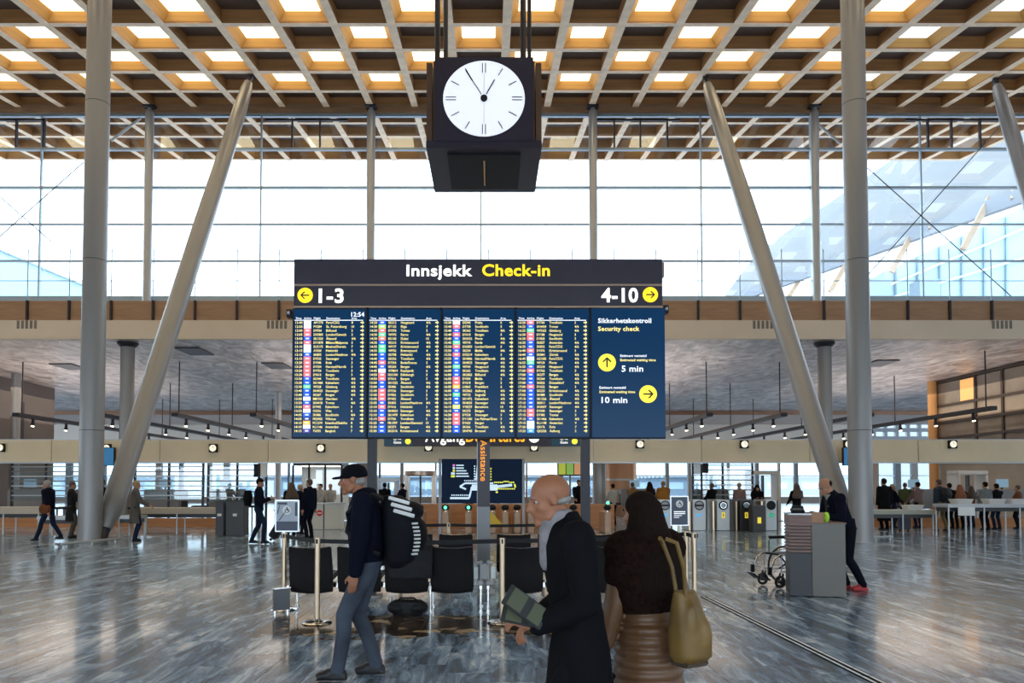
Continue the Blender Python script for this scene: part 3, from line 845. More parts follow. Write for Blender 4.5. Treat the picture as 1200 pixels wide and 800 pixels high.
# =================================================================== DEPARTURE BOARD
DY = 10.3
def bx(px): return XX(px, DY) - XX(561, DY)
def bz(py): return ZZ(py, DY)
PXM = DY / F        # metres per pixel there
brd = thing('departure_board', 'wide black departure board with four flight lists and a security panel', 'sign', (XX(561, DY), DY, 0))
for px in (433.5, 688):
    p = B().b2(bx(px) - .06, bx(px) + .06, .14, .28, .02, bz(306)).build('post', dark, brd)
    B().b2(bx(px) - .14, bx(px) + .14, .06, .36, 0, .02).build('foot_plate', steel, p)
for (a, c) in ((303.5, 332.5), (335, 358)):
    B().b2(bx(342.5), bx(778), 0, .20, bz(c), bz(a)).build('header_panel', sign_dark, brd, bevel=.004)
tanl = mat('copper_edge', (.45, .31, .22), .35, .6)
for y_ in (333.7, 359.3): B().b2(bx(342.5), bx(778), .0, .18, bz(y_ + 1.1), bz(y_ - 1.1)).build('copper_strip', tanl, brd)
B().b2(bx(340), bx(781.5), .06, .15, bz(513.5), bz(360.3)).build('display_case', black, brd)
flags = {'w': (.85, .9, 1), 'r': (.95, .17, .19), 'b': (.01, .10, .75), 'g': (.12, .65, .30), 'l': (.40, .80, .15), 'o': (1, .50, .03), 'y': (.85, .85, .10), 'd': (.95, .20, .12), 'c': (.05, .35, .95), 'p': (.08, .05, .30), 't': (.02, .04, .2)}
fm = {k: mat('airline_cell_' + {'w': 'white', 'r': 'red', 'b': 'blue', 'g': 'green', 'l': 'lime', 'o': 'orange', 'y': 'yellow', 'd': 'scarlet', 'c': 'azure', 'p': 'purple', 't': 'navy'}[k], v, .5, 0, v, .9) for k, v in flags.items()}
D = [
 ('wwrrbrwwbrrrrrbbgbbwbrwbtowp', 'Paris/CDG,St. Petersburg,Billund,London/Gatwick,Ålesund,Milano/Malpensa,Moskva/Sherem.,Helsinki,London/Heathrow,Stavanger,Bodø,Harstad/Narvik,Trondheim,Bergen,Trondheim,København,Göteborg,Stavanger,Bergen,Aberdeen,Tromsø,København,Wien,Stockholm,Vilnius,Istanbul/Sabiha,Amsterdam,Bangkok',
  '12:40,12:55,13:00,13:05,13:05,13:10,13:10,13:15,13:15,13:15,13:20,13:20,13:20,13:20,13:30,13:30,13:30,13:40,13:40,13:50,13:50,13:50,13:55,14:05,14:05,14:10,14:10,14:15',
  'AF1775,FV284,DY934,DX3805,SK1320,DY1878,SU2175,AY650,SK805,DY532,DY346,DY354,DY754,DY612,SK344,SK1468,WF328,SK4025,SK267,BM1325,SK4418,DY942,OS336,SK486,FR2902,PC1274,KL1146,TG955',
  '8,10,3,3,4/6,3,7,5,4/6,3,3,3,3,3,4/6,4/6,4/6,4/6,4/6,6,4/6,3,6,4/6,10,8,9,7'),
 ('blrgdbggbbrbwrrbbrrrbrbbrtbb', 'Haugesund,Riga,Tromsø,Røros,Dubai,Kristiansund,Kristiansand,Brønnøysund,Helsinki,Trondheim,Bodø/Evenes,Bergen,Reykjavik,Edinburgh,Bergen,Ålesund,Stockholm,Stavanger,Stockholm,Ålesund,London/Heathrow,Helsinki,Stavanger,København,Trondheim,London/Stansted,Bergen,Kristiansund',
  '14:20,14:30,14:30,14:30,14:30,14:35,14:35,14:35,14:40,14:40,14:45,14:45,14:45,14:50,14:50,15:00,15:00,15:00,15:00,15:05,15:05,15:10,15:10,15:10,15:15,15:25,15:30,15:30',
  'SK212,BT152,DY376,WF592,EK160,SK215,WF177,WF702,SK708,SK356,DY354,SK265,XY8819,DX1341,DY616,SK1322,SK486,DY536,DY826,DY402,SK805,DY616,SK4031,SK1470,DY756,FR1397,SK271,SK2316',
  '4/6,7,3,4/6,10,4/6,4/6,4,4/6,4/6,3,4/6,6,3,3,4/6,4/6,3,3,3,4/6,3,4/6,4/6,3,10,4/6,4/6'),
 ('wrbrbgrbrbbgbbrrobgbbybrrrbb', 'Praha,Stockholm,Trondheim,Bergen,Florø,Førde,London/Gatwick,Molde,København,Harstad/Narvik,Stavanger,Haugesund,Trondheim,Billund,Molde,Bergen,Frankfurt,Aalborg,Sogndal,København,Stavanger,Barcelona,Bergen,Stavanger,Las Palmas/Gran,Bergen,Trondheim,Brussel',
  '15:30,15:40,15:40,15:40,15:40,15:45,15:50,15:50,15:55,15:55,16:00,16:00,16:00,16:00,16:05,16:05,16:05,16:05,16:10,16:10,16:15,16:15,16:15,16:20,16:20,16:20,16:20,16:20',
  'DE345,DY758,SK362,DY618,SK4332,WF195,DX2855,SK334,DX2219,SK4486,SK4033,WF345,SK362,SK2862,DY430,DY618,LH865,SK2862,WF155,SK1472,SK4035,VY8529,SK273,DY538,DY1580,DY620,SK366,SK4743',
  '5,3,4/6,3,4/6,4/6,3,4/6,3,4/6,4/6,4/6,4/6,4/6,3,3,6,4/6,4/6,4/6,4/6,10,4/6,3,3,3,4/6,4/6'),
 ('rbgrrbbrbwgbrbbbrbbbbbrrbwwc', 'Trondheim,Tromsø,Göteborg,Haugesund,Stockholm,Amsterdam,Paris/CDG,Kristiansund,Zürich,Paris/CDG,Florø,Haugesund,Trondheim,Bergen,Trondheim,Düsseldorf,Bergen,Kristiansand,Stockholm,Ålesund,London/Heathrow,Stavanger,Stavanger,Tromsø,København,Amsterdam,Doha,Aalborg',
  '16:20,16:25,16:25,16:30,16:30,16:35,16:35,16:40,16:40,16:45,16:55,16:55,17:00,17:00,17:00,17:00,17:00,17:00,17:05,17:10,17:10,17:15,17:15,17:15,17:15,17:15,17:20,17:25',
  'DY760,SK4424,WF3325,DY188,DY828,SK827,SK835,DY376,SK841,AZ1585,WF124,SK218,DY762,SK277,SK364,SK826,DY622,SK225,SK488,SK1326,SK811,SK4037,DY540,DY382,SK1466,KL1148,QR176,QI2226',
  '3,4/6,4/6,3,3,4/6,4/6,3,4/6,4/6,4/6,4/6,3,4/6,4/6,4/6,3,4/6,4/6,4/6,4/6,4/6,3,3,4/6,9,7,5')]
XL = (340.8, 429.2, 517.0, 604.6, 693.0, 781.0)
yd = .035
for k in range(4):
    px0, px1 = XL[k] + 1.2, XL[k + 1] - 1.6
    d = B().b2(bx(px0), bx(px1), .035, .06, bz(511.5), bz(361.5)).build('display', screen_b, brd)
    B().b2(bx(px1 + .3), bx(px1 + 2.2), .0, .06, bz(513), bz(360)).build('display_divider', black, brd)
    B().b2(bx(px0 + 1), bx(px1 - 3.5), .030, .034, bz(374.9), bz(374.1)).build('rule', txt_scr, d)
    cols, dest, tm, fl, ar = D[k]
    dest, tm, fl, ar = dest.split(','), tm.split(','), fl.split(','), ar.split(',')
    ox = px0 + 2.2
    for s_, dx, wd in (('Time', 0, 7), ('Airline', 9.8, 9), ('Flight', 21.6, 8), ('Destination', 36.5, 16), ('Area', 66, 6.5)):
        text(s_, bx(ox + dx), bz(373.2), 2.2 * PXM, txt_scr, d, 'column_heading', wd * PXM, y=.030, bold=.03, key='h%d' % k)
    if k == 0: text('12:54', bx(410), bz(370.2), 5.2 * PXM, txt_scr, d, 'clock_time', 15.5 * PXM, y=.030, bold=.05)
    b = {}
    ab = B()
    for r in range(28):
        yb = 378.6 + r * 4.715
        text(tm[r], bx(ox), bz(yb), 2.75 * PXM, txt_py, d, 'flight_time', 8.2 * PXM, y=.030, bold=.02, key='t%d' % k)
        text(fl[r], bx(ox + 21.5), bz(yb), 2.75 * PXM, txt_py, d, 'flight_number', 1.85 * len(fl[r]) * PXM, y=.030, bold=.02, key='f%d' % k)
        text(dest[r], bx(ox + 36.3), bz(yb), 2.9 * PXM, txt_py, d, 'destination', min(26, 1.72 * len(dest[r])) * PXM, y=.030, bold=.02, key='d%d' % k)
        text(ar[r], bx(ox + 66.2), bz(yb), 2.75 * PXM, txt_py, d, 'area_number', None if len(ar[r]) < 3 else 5 * PXM, y=.030, bold=.02, key='a%d' % k)
        c_ = bx(ox + 79); zc0 = bz(yb - 1.4); q = 2.1 * PXM
        ab.prism([(c_ - q, zc0 + q * .3), (c_, zc0 + q * .3), (c_, zc0 + q), (c_ + q, zc0), (c_, zc0 - q), (c_, zc0 - q * .3), (c_ - q, zc0 - q * .3)], (.028, .032))
        kk = cols[r]
        bb = b.setdefault(kk, B())
        bb.b2(bx(ox + 9.9), bx(ox + 18.3), .030, .033, bz(yb + .75), bz(yb - 3.75))
        if kk not in 'w':
            lb = b.setdefault('_', B()); lb.b2(bx(ox + 12.3), bx(ox + 16.2), .0285, .0295, bz(yb - .5 - .2), bz(yb - 2.3))
    ab.build('direction_arrows', txt_py, d, kind='stuff')
    for kk, bb in b.items(): bb.build('airline_cell' if kk != '_' else 'airline_mark', fm[kk] if kk != '_' else txt_scr, d, kind='stuff')
px0, px1 = XL[4] + 1.6, XL[5]
d = B().b2(bx(px0), bx(px1), .035, .06, bz(512), bz(360.8)).build('security_panel', screen_b, brd)
d['label'] = 'plain blue panel with the security check waiting times'
text('Sikkerhetskontroll', bx(702), bz(377.6), 5.4 * PXM, txt_scr, d, 'lettering', 63 * PXM, y=.030, bold=.05)
text('Security check', bx(702), bz(387), 5.2 * PXM, txt_py, d, 'lettering', 49 * PXM, y=.030, bold=.04)
def circle_arrow(b_par, cxp, cyp, r, ang, m_c=cir_y, y=.030):
    c0_, z0_ = bx(cxp), bz(cyp); r *= PXM
    o = disc(B(), (c0_, z0_), r, r, y - .004, y, 40).build('arrow_disc', m_c, b_par)
    b = B(); a = R(ang); ca, sa = math.cos(a), math.sin(a)
    def T(u, v): return (c0_ + (u * ca - v * sa) * r, z0_ + (u * sa + v * ca) * r)
    w_ = .085
    b.prism([T(-.55, w_), T(.5, w_), T(.5, -w_), T(-.55, -w_)], (y - .010, y - .005))
    for s_ in (-1, 1): b.prism([T(.62, 0 + .02 * s_), T(.12, .52 * s_), T(0, .40 * s_), T(.42, 0)], (y - .011, y - .005))
    b.build('arrow', hm, o)
circle_arrow(d, 712.3, 424.3, 10.4, 90); circle_arrow(d, 760.5, 461.3, 10.4, 0)
for s_, x_, y_, h_, w_, m_ in (('Estimert ventetid', 728, 417.6, 2.9, 31, txt_scr), ('Estimated waiting time', 728, 422.6, 2.9, 42, txt_py), ('5 min', 729.5, 434.8, 7.0, 25.5, txt_scr),
                             ('Estimert ventetid', 703.3, 455, 2.9, 31, txt_scr), ('Estimated waiting time', 703.3, 460, 2.9, 42, txt_py), ('10 min', 705.6, 471.6, 7.0, 30.5, txt_scr)):
    text(s_, bx(x_), bz(y_), h_ * PXM, m_, d, 'lettering', w_ * PXM, y=.030, bold=.04)
hp = brd
text('Innsjekk', bx(475.5), bz(323.2), 13.2 * PXM, txt_w, brd, 'sign_lettering', 78 * PXM, y=-.006, bold=.055, res=5)
text('Check-in', bx(565), bz(323.0), 13.4 * PXM, txt_y, brd, 'sign_lettering', 80 * PXM, y=-.006, bold=.055, res=5)
text('1-3', bx(372), bz(354.3), 16.2 * PXM, txt_w, brd, 'sign_lettering', 29.5 * PXM, y=-.006, bold=.06, res=5)
text('4-10', bx(705.5), bz(353.6), 16.2 * PXM, txt_w, brd, 'sign_lettering', 43.5 * PXM, y=-.006, bold=.06, res=5)
circle_arrow(brd, 356, 346, 9, 180, txt_y, y=-.002); circle_arrow(brd, 763.5, 345.3, 9, 0, txt_y, y=-.002)
for px, py in ((336, 366), (783, 361)):
    B().box((bx(px), .1, bz(py)), (.07, .12, .11)).build('bracket', black, brd)
    B().ell((bx(px), .03, bz(py)), (.025, .03, .03)).build('sensor', mat('lens', (.4, .4, .42), .2, .5), brd)
B().box((bx(779.7), .08, bz(315)), (.03, .1, .2)).build('end_clip', mat('brass_clip', (.4, .3, .2), .4, .5), brd)

# =================================================================== ASSISTANCE TOTEM
TY = 10.8
tx = XX(566.8, TY)
tot = thing('assistance_totem', 'narrow upright black totem with orange Assistance lettering on a grey post', 'sign', (tx, TY, 0))
hw = 7.3 / F * TY
B().b2(-hw, hw, 0, .07, ZZ(593.5, TY), ZZ(506, TY)).build('sign_panel', sign_dark, tot)
B().b2(-hw, hw, .0, .07, .01, ZZ(593.5, TY) - .004).build('post', mat('totem_grey', (.20, .20, .205), .4, .4), tot)
B().b2(-hw - .006, -hw, -.004, .074, .01, ZZ(508, TY)).build('edge_strip', steel_l, tot)
B().b2(-.16, .16, -.1, .2, 0, .012).build('foot_plate', steel, tot)
M = Matrix.Translation((-.022 * 1.0, -.004, ZZ(515.5, TY))) @ Matrix.Rotation(R(90), 4, 'Y')
text('Assistance', 0, 0, 7.4 / F * TY, txt_o, tot, 'sign_lettering', 48 / F * TY, M=Matrix.Translation((-.045, -.004, ZZ(515.5, TY))) @ Matrix.Rotation(R(90), 4, 'Y'), bold=.02, res=4)

# =================================================================== DEPARTURES SIGN BEHIND
AY = BY - .38
av = thing('departures_sign', 'black overhead sign reading Avgang Departures, half hidden behind the board', 'sign', (XX(565, AY), AY, ZZ(522.5, AY)))
ax = lambda px: XX(px, AY) - XX(565, AY)
hz = lambda py: ZZ(py, AY) - ZZ(522.5, AY)
B().b2(ax(484), ax(645), 0, .15, 0, hz(496)).build('panel', sign_dark, av)
for a, c in ((450, 483.5), (645.5, 680)):
    q = B().b2(ax(a), ax(c), 0, .15, 0, hz(496)).build('end_panel', mat('blue_teal_panel', (.01, .07, .13), .4), av)
    text('Gate', ax(a + 11), hz(519.5), .09, txt_w, q, 'lettering', 9 / F * AY, y=-.006, bold=.04)
    text('22-62', ax(a + 11), hz(515.0), .09, txt_w, q, 'lettering', 9 / F * AY, y=-.006, bold=.04)
    disc(B(), (ax(a + 28), hz(517)), 3.4 / F * AY, 3.4 / F * AY, -.008, 0, 24).build('yellow_disc', cir_y, q)
text('Avgang', ax(498), hz(517.2), 12 / F * AY, txt_w, av, 'lettering', 47 / F * AY, y=-.006, bold=.04, res=4)
text('Departures', ax(546), hz(517.2), 12 / F * AY, mat('lit_amber', (.9, .4, 0), .5, 0, (1, .45, .02), .95), av, 'lettering', 69 / F * AY, y=-.006, bold=.04, res=4)
disc(B(), (ax(626), hz(512)), 6.5 / F * AY, 6.5 / F * AY, -.008, 0, 30).build('white_disc', txt_w, av)
for px in (500, 565, 630): B().b2(ax(px) - .05, ax(px) + .05, .14, .38, .05, .25).build('wall_bracket', dark, av)

# =================================================================== SMALL CLOCKS ALONG THE BAND
names = {0: 'hidden', 1: 'leftmost', }
ckf = mat('small_clock_face', (.85, .8, .65), .5, 0, (1.0, .92, .72), .75)
proto_c = None
cps = [(-1, 'beyond the left edge'), (124, 'beside the left column'), (249, 'left of the departure board'), (375.5, 'below the left corner of the departure board'), (502, 'just under the Avgang lettering'),
       (626, 'just under the end of the Departures sign'), (750.5, 'below the right corner of the departure board'), (873, 'above the row of silver gates'), (995, 'behind the right column'), (1118, 'at the right end of the band')]
for i, (px, lab) in enumerate(cps):
    py = 524.5 if px not in (502, 626) else 524
    x = XX(px, BY - .12); z = ZZ(py if px < 600 else 520.5 if px > 700 else 524, BY)
    if px in (249, 124, 375.5): z = ZZ(525, BY)
    if proto_c is None:
        t = thing('band_clock', '', 'clock', (x, BY - .005, z), 0, 'small clocks along the beige band'); proto_c = t
        B().b2(-.15, .15, -.10, 0, -.15, .15).build('case', black, t, bevel=.01)
        f = disc(B(), (0, 0), .118, .118, -.112, -.10, 28).build('face', ckf, t)
        b = B(); b.b2(-.006, .006, -.118, -.113, -.01, .09); b.box((.03, -.1155, .015), (.07, .005, .012), (0, -.5, 0)); b.build('hands', hm, t)
    else: t = dup(proto_c, (x, BY - .005, z))
    t['label'] = 'small square black clock on the beige band, ' + lab
for px, n_ in ((121, 'behind the left column'), (1001, 'behind the right column')):
    t = thing('info_screen', 'blue hanging information screen %s' % n_, 'screen', (XX(px, 26.22), 26.22, ZZ(534, 26.22)))
    B().b2(-.38, .38, 0, .12, -.35, .3).build('case', black, t)
    B().b2(-.36, .36, -.01, 0, -.33, .28).build('display', mat('screen_blue_bright', (0, .05, .1), .3, 0, (.01, .10, .24), 1), t)
    B().b2(-.05, .05, .12, .38, 0, .2).build('wall_bracket', dark, t)

# =================================================================== TERMINAL MAP BOARD
MY = 20.0
mp_ = thing('map_board', 'dark blue terminal map board on thin posts behind the totem', 'sign', (XX(566, MY), MY, 0))
mx_ = lambda px: XX(px, MY) - XX(566, MY)
mz = lambda py: ZZ(py, MY)
B().b2(mx_(517.5), mx_(612), .02, .1, mz(589.5), mz(537.5)).build('panel', mat('map_navy', (.005, .010, .024), .5, 0, (.002, .006, .018), 1.0, spec=.1), mp_)
for px in (515.5, 613.5): B().b2(mx_(px) - .035, mx_(px) + .035, 0, .12, .01, mz(537)).build('post', steel, mp_)
for px in (515.5, 613.5): B().b2(mx_(px) - .15, mx_(px) + .15, -.1, .22, 0, .012).build('foot_plate', steel, mp_)
mw = mat('map_pale', (.6, .75, .85), .5, 0, (.55, .72, .85), .7); my_ = mat('map_yellow', (.8, .8, .1), .5, 0, (.75, .78, .08), .7); mpk = mat('map_pink', (.8, .2, .6), .5, 0, (.7, .2, .55), .7)
b = B()
def seg(b, x0, y0, x1, y1, w_):
    a, c = Vector((mx_(x0), mz(y0))), Vector((mx_(x1), mz(y1))); d_ = (c - a).normalized(); n_ = Vector((-d_.y, d_.x)) * w_ / 2 / F * MY
    b.prism([tuple(a + n_), tuple(c + n_), tuple(c - n_), tuple(a - n_)], (.012, .018))
seg(b, 527.5, 583.5, 550, 583.5, 2.5); seg(b, 550, 583, 553, 570, 2); seg(b, 545, 566, 578, 566, 2); seg(b, 539, 570, 545, 566, 2); seg(b, 539, 570, 546, 573, 2); seg(b, 553, 571, 560, 571, 7); seg(b, 558, 562, 560, 545, 2.2)
seg(b, 573, 571, 583, 571, 7); seg(b, 583, 570, 600, 568, 3)
for i in range(9): seg(b, 529 + i * 2.5, 580, 530.4 + i * 2.5, 580, 1.6)
for i in range(6): seg(b, 555.4, 546 + i * 3, 556.9, 546 + i * 3, 1.6)
for i in range(8): seg(b, 544 + i * 2.2, 563, 545.3 + i * 2.2, 563, 1.4)
b.build('map_buildings', mw, mp_, kind='stuff')
b = B()
for i in range(11): seg(b, 579 + i * 2.2, 565 - (1 if 4 < i < 8 else 0), 580.6 + i * 2.2, 565 - (1 if 4 < i < 8 else 0), 1.6); seg(b, 581 + i * 2.1, 572.5, 582.4 + i * 2.1, 572.5, 1.6)
for i in range(5): seg(b, 574.5, 549 + i * 3.2, 576, 549 + i * 3.2, 1.6)
seg(b, 581, 576.5, 583.5, 576.5, 2); seg(b, 603, 567, 604, 571, 2)
b.build('map_gates', my_, mp_, kind='stuff')
for i, (m_, ln_) in enumerate(((mpk, 9), (mw, 9), (my_, 12), (mw, 14), (my_, 15))):
    b = B(); seg(b, 530.5 - (2 if i > 2 else 0), 545 + i * 3.2, 533, 545 + i * 3.2, 2.4); b.build('legend_mark', m_, mp_)
    b = B(); seg(b, 534.5, 545 + i * 3.2, 534.5 + ln_, 545 + i * 3.2, 1.4); b.build('legend_line', mw, mp_)

# =================================================================== TRACK BEAMS WITH SPOTLIGHTS UNDER THE SOFFIT
KY = 35.7; kz = ZZ(485.5, KY)
spot_on = mat('spotlight_lens', (1, .9, .7), .5, 0, (1.0, .86, .62), 8)
tp = None
tk = [(-23.0, 'at the far left edge'), (-19.0, 'leftmost wholly visible, behind left column'), (-15.3, 'ending left of the departure board, third from left'), (-11.5, 'nearest the departure board on its left'),
      (-7.6, 'hidden behind the departure board, left part'), (-3.8, 'hidden behind the departure board, middle'), (0, 'hidden behind the departure board, right of middle'), (6.9, 'first to the right of the departure board'),
      (10.6, 'second to the right of the departure board'), (14.2, 'right of the right strut'), (18.4, 'right of the right column'), (22.3, 'at the far right by the timber wall')]
for i, (x, lab) in enumerate(tk):
    if tp is None:
        t = thing('lighting_track', '', 'lighting', (x, KY, kz), 0, 'lighting tracks hung under the soffit'); tp = t
        B().b2(-.16, .16, 0, 22, -.09, .09).build('beam', dark, t)
        for y in (.5, 8, 16): B().cyl((0, y, .09), (0, y, z_bot - kz), .03, n=8).build('hanger_rod', dark, t)
        for y in (1.4, 4.3, 7.5, 10.5, 14, 18):
            h = B().cyl((.0, y, -.09), (0, y, -.30), .07, n=12).cyl((0, y, -.30), (0, y - .04, -.45), .09, n=12).build('spotlight', dark, t)
            B().cyl((0, y - .04, -.45), (0, y - .045, -.465), .075, n=12).build('lens', spot_on, h)
    else: t = dup(tp, (x, KY + (0 if i != 11 else -3), kz))
    t['label'] = 'dark ceiling-hung lighting track with spotlights, ' + lab
# =================================================================== SEATING
def seat_unit(parent, x, facing):
    """one shell seat, back towards -y when facing=+1"""
    f = facing
    b = B(); w_ = .268
    # tall slab-like back, slightly curved in plan and rounded at the lower edge
    n = 10; rows = [(.245, .00, .86), (.235, .03, .96), (.30, -.005, 1.0), (.50, -.03, 1.0), (.70, -.075, .98), (.80, -.10, .97)]
    V = []
    for side in (0, 1):
        for z, y, sc in rows:
            V.append([b.bm.verts.new((x + w_ * sc * (2 * k / n - 1), f * (y + .035 * side + .03 * (1 - (2 * k / n - 1) ** 2) * -1), z - (.02 * (1 - (2 * k / n - 1) ** 2) if z < .3 or z > .78 else 0))) for k in range(n + 1)])
    m_ = len(rows)
    for s_ in (0, 1):
        for a in range(m_ - 1):
            for k in range(n):
                A, C = V[s_ * m_ + a], V[s_ * m_ + a + 1]; b.bm.faces.new((A[k], A[k + 1], C[k + 1], C[k]))
    for k in range(n):
        b.bm.faces.new((V[0][k], V[0][k + 1], V[m_][k + 1], V[m_][k])); b.bm.faces.new((V[m_ - 1][k], V[m_ - 1][k + 1], V[2 * m_ - 1][k + 1], V[2 * m_ - 1][k]))
    for a in range(m_ - 1):
        for k in (0, n): b.bm.faces.new((V[a][k], V[a + 1][k], V[m_ + a + 1][k], V[m_ + a][k]))
    s = b.build('backrest', blackr, parent)
    top = V = None
    pts = [(x + .245 * (2 * k / 10 - 1), f * (-.085 - .03 * (1 - (2 * k / 10 - 1) ** 2)), .803 - .02 * (1 - (2 * k / 10 - 1) ** 2)) for k in range(11)]
    B().tube(pts, .009).build('top_rim', chrome, s)
    b = B(); b.box((x, f * .27, .40), (.50, .46, .07), (f * -R(-5), 0, 0)); b.build('seat', blackr, parent, bevel=.02)
def bench(name, label, xs_, y, facing, legs):
    t = thing(name, label, 'seating', (0, y, 0))
    for x in xs_: seat_unit(t, x, facing)
    B().bar((xs_[0] - .2, facing * .16, .31), (xs_[-1] + .2, facing * .16, .31), .08, .06).build('beam', chrome, t)
    for x in legs:
        b = B()
        for dy in (-.04, .40): b.cyl((x, facing * dy, .012), (x, facing * dy, .30), .014, n=10); b.cyl((x, facing * dy, 0), (x, facing * dy, .02), .03, n=10)
        b.bar((x, facing * -.06, .30), (x, facing * .44, .30), .03, .04); b.build('leg', chrome, t)
    return t
SYY = 9.25
sx = [XX(p, SYY) for p in (366, 422, 477, 530)]
bench('beam_seating', 'front row of black shell seats on a chrome beam, left of the totem', sx, SYY, 1, [XX(340, SYY), XX(505, SYY) - .0, XX(563.5, SYY)])
sx2 = [XX(p, SYY) for p in (611, 665, 719, 773)]
bench('beam_seating', 'front row of black shell seats, right of the totem and behind the bald man', sx2, SYY, 1, [XX(572, SYY), XX(690, SYY)])
SY2 = 11.5
bench('beam_seating', 'rear row of black seats beyond the first, left of the totem', [XX(p, SY2) for p in (440, 487, 534)], SY2, -1, [XX(463, SY2), XX(510, SY2)])
bench('beam_seating', 'rear row of black seats beyond the first, right of the totem', [XX(p, SY2) for p in (602, 650, 698, 746)], SY2, -1, [XX(626, SY2), XX(722, SY2)])
# chrome table bracket between the two front rows
t = thing('seat_table_bracket', 'chrome and glass armrest bracket in the gap between the two front seat rows', 'bracket', (XX(568, SYY), SYY + .1, 0))
b = B()
for s_ in (-1, 1):
    b.bar((s_ * .10, 0, .58), (s_ * .03, 0, .60), .05, .03); b.bar((s_ * .11, 0, .34), (s_ * .02, 0, .34), .05, .05); b.cyl((s_ * .05, 0, .33), (s_ * .05, 0, .60), .022, n=10)
b.build('arm_frame', steel, t); B().box((0, 0, .48), (.13, .05, .20)).build('plate', steel, t, bevel=.02)
for s_ in (-1, 1): B().box((s_ * .11, 0, .46), (.05, .02, .14)).build('glass_tab', mat('frosted_tab', (.75, .8, .8), .2), t)
# black holdall on the floor and a coat over a seat back
t = thing('holdall', 'black holdall lying on the floor under the third seat of the left row', 'bag', (XX(478, 9.0), 9.02, 0))
organic(B().ell((-.12, 0, .085), (.13, .13, .085)).ell((.12, 0, .085), (.13, .13, .085)).box((0, 0, .085), (.34, .20, .165)), 'body', black, t, .012, 4)
b = B(); b.tube([(-.12, -.02, .16), (-.08, -.03, .20), (.08, -.03, .20), (.12, -.02, .16)], .012); b.build('handle', blackr, t)
t = thing('draped_coat', 'black coat draped over the top of the third seat back', 'coat', (XX(482, 9.18), 9.17, 0))
organic(B().loft([(0, -.06, .42, .27, .06), (0, -.06, .66, .28, .07), (.01, -.04, .84, .27, .09), (.0, 0, .93, .21, .10), (-.03, .02, .985, .12, .07)], n=24), 'cloth', mat('black_wool', (.012, .012, .015), .85, bump=.3, var=.2, scale=14), t, .02, 3)

# =================================================================== STANCHIONS AND BELTS
def stanchion(px, Y, label, sign=None, h=.96):
    t = thing('barrier_post', label, 'barrier', (XX(px, Y), Y, 0), 0)
    B().lathe([(.165, 0), (.17, .008), (.15, .022), (.04, .034), (.034, .05)], n=36).build('base', chrome, t)
    B().cyl((0, 0, .04), (0, 0, h - .07), .030, n=20).build('pole', brass_st, t)
    b = B(); b.cyl((0, 0, h - .07), (0, 0, h), .037, n=20); b.build('belt_head', brass_st, t, bevel=.004)
    for a in range(4): B().box((math.cos(a * PI / 2) * .037, math.sin(a * PI / 2) * .037, h - .035), (.02, .02, .05)).build('belt_slot', black, t)
    return t
p1 = stanchion(373, 8.45, 'steel barrier post directly left of the man in the black cap')
p2 = stanchion(588.5, 8.45, 'steel barrier post in front of the seats just right of the totem')
p3 = stanchion(334.5, 9.35, 'steel barrier post carrying the framed poster at the left end of the seats')
p4 = stanchion(803, 9.7, 'left of the two steel barrier posts beside the yellow shoulder bag')
p5 = stanchion(812.5, 9.35, 'right of the two steel barrier posts beside the yellow shoulder bag')
p6 = stanchion(526, 11.95, 'far barrier post behind the rear seats left of the totem')
p7 = stanchion(636, 11.95, 'far barrier post behind the rear seats, beside the bald man')
p8 = stanchion(470, 12.0, 'far barrier post behind the backpack')
def belt(a, c, label, z=.925):
    a, c = a.location, c.location; d = (c - a).normalized() * .045
    t = thing('barrier_belt', label, 'belt', (a.x, a.y, 0))
    q0, q1 = Vector(d) + Vector((0, 0, z)), (c - a) - Vector(d) + Vector((0, 0, z)); sag = min(.03, .008 * (c - a).length)
    b = B(); n = 8; pts = [q0.lerp(q1, i / n) - Vector((0, 0, sag * math.sin(PI * i / n))) for i in range(n + 1)]
    for u, v in zip(pts, pts[1:]): b.bar(u, v, .004, .048)
    b.build('webbing', black, t)
belt(p3, p1, 'black belt from the poster post to the post by the capped man')
belt(p1, p2, 'long black belt in front of the seat backs behind the capped man')
belt(p2, p4, 'long black belt running right behind the bald man and the woman')
belt(p4, p5, 'short black belt between the two posts at the right end')
belt(p6, p7, 'far black belt behind the rear seats, crossing the totem')
belt(p8, p6, 'far black belt behind the rear seats, left of the totem')

def wheelchair_icon(par, cx_, cz_, s, m, y):
    o = disc(B(), (cx_ + .02 * s, cz_ + .42 * s), .10 * s, .10 * s, y - .004, y, 16).build('icon_head', m, par)
    b = B(); b.ring((cx_, y, cz_ - .12 * s), .30 * s, .05 * s, 24, 6)
    for q in (((0, .3), (.03, 0)), ((.03, 0), (.28, 0)), ((.28, 0), (.38, -.32)), ((.0, .18), (.22, .18))):
        b.bar((cx_ + q[0][0] * s, y, cz_ + q[0][1] * s), (cx_ + q[1][0] * s, y, cz_ + q[1][1] * s), .09 * s, .01)
    b.build('icon_body', m, par)
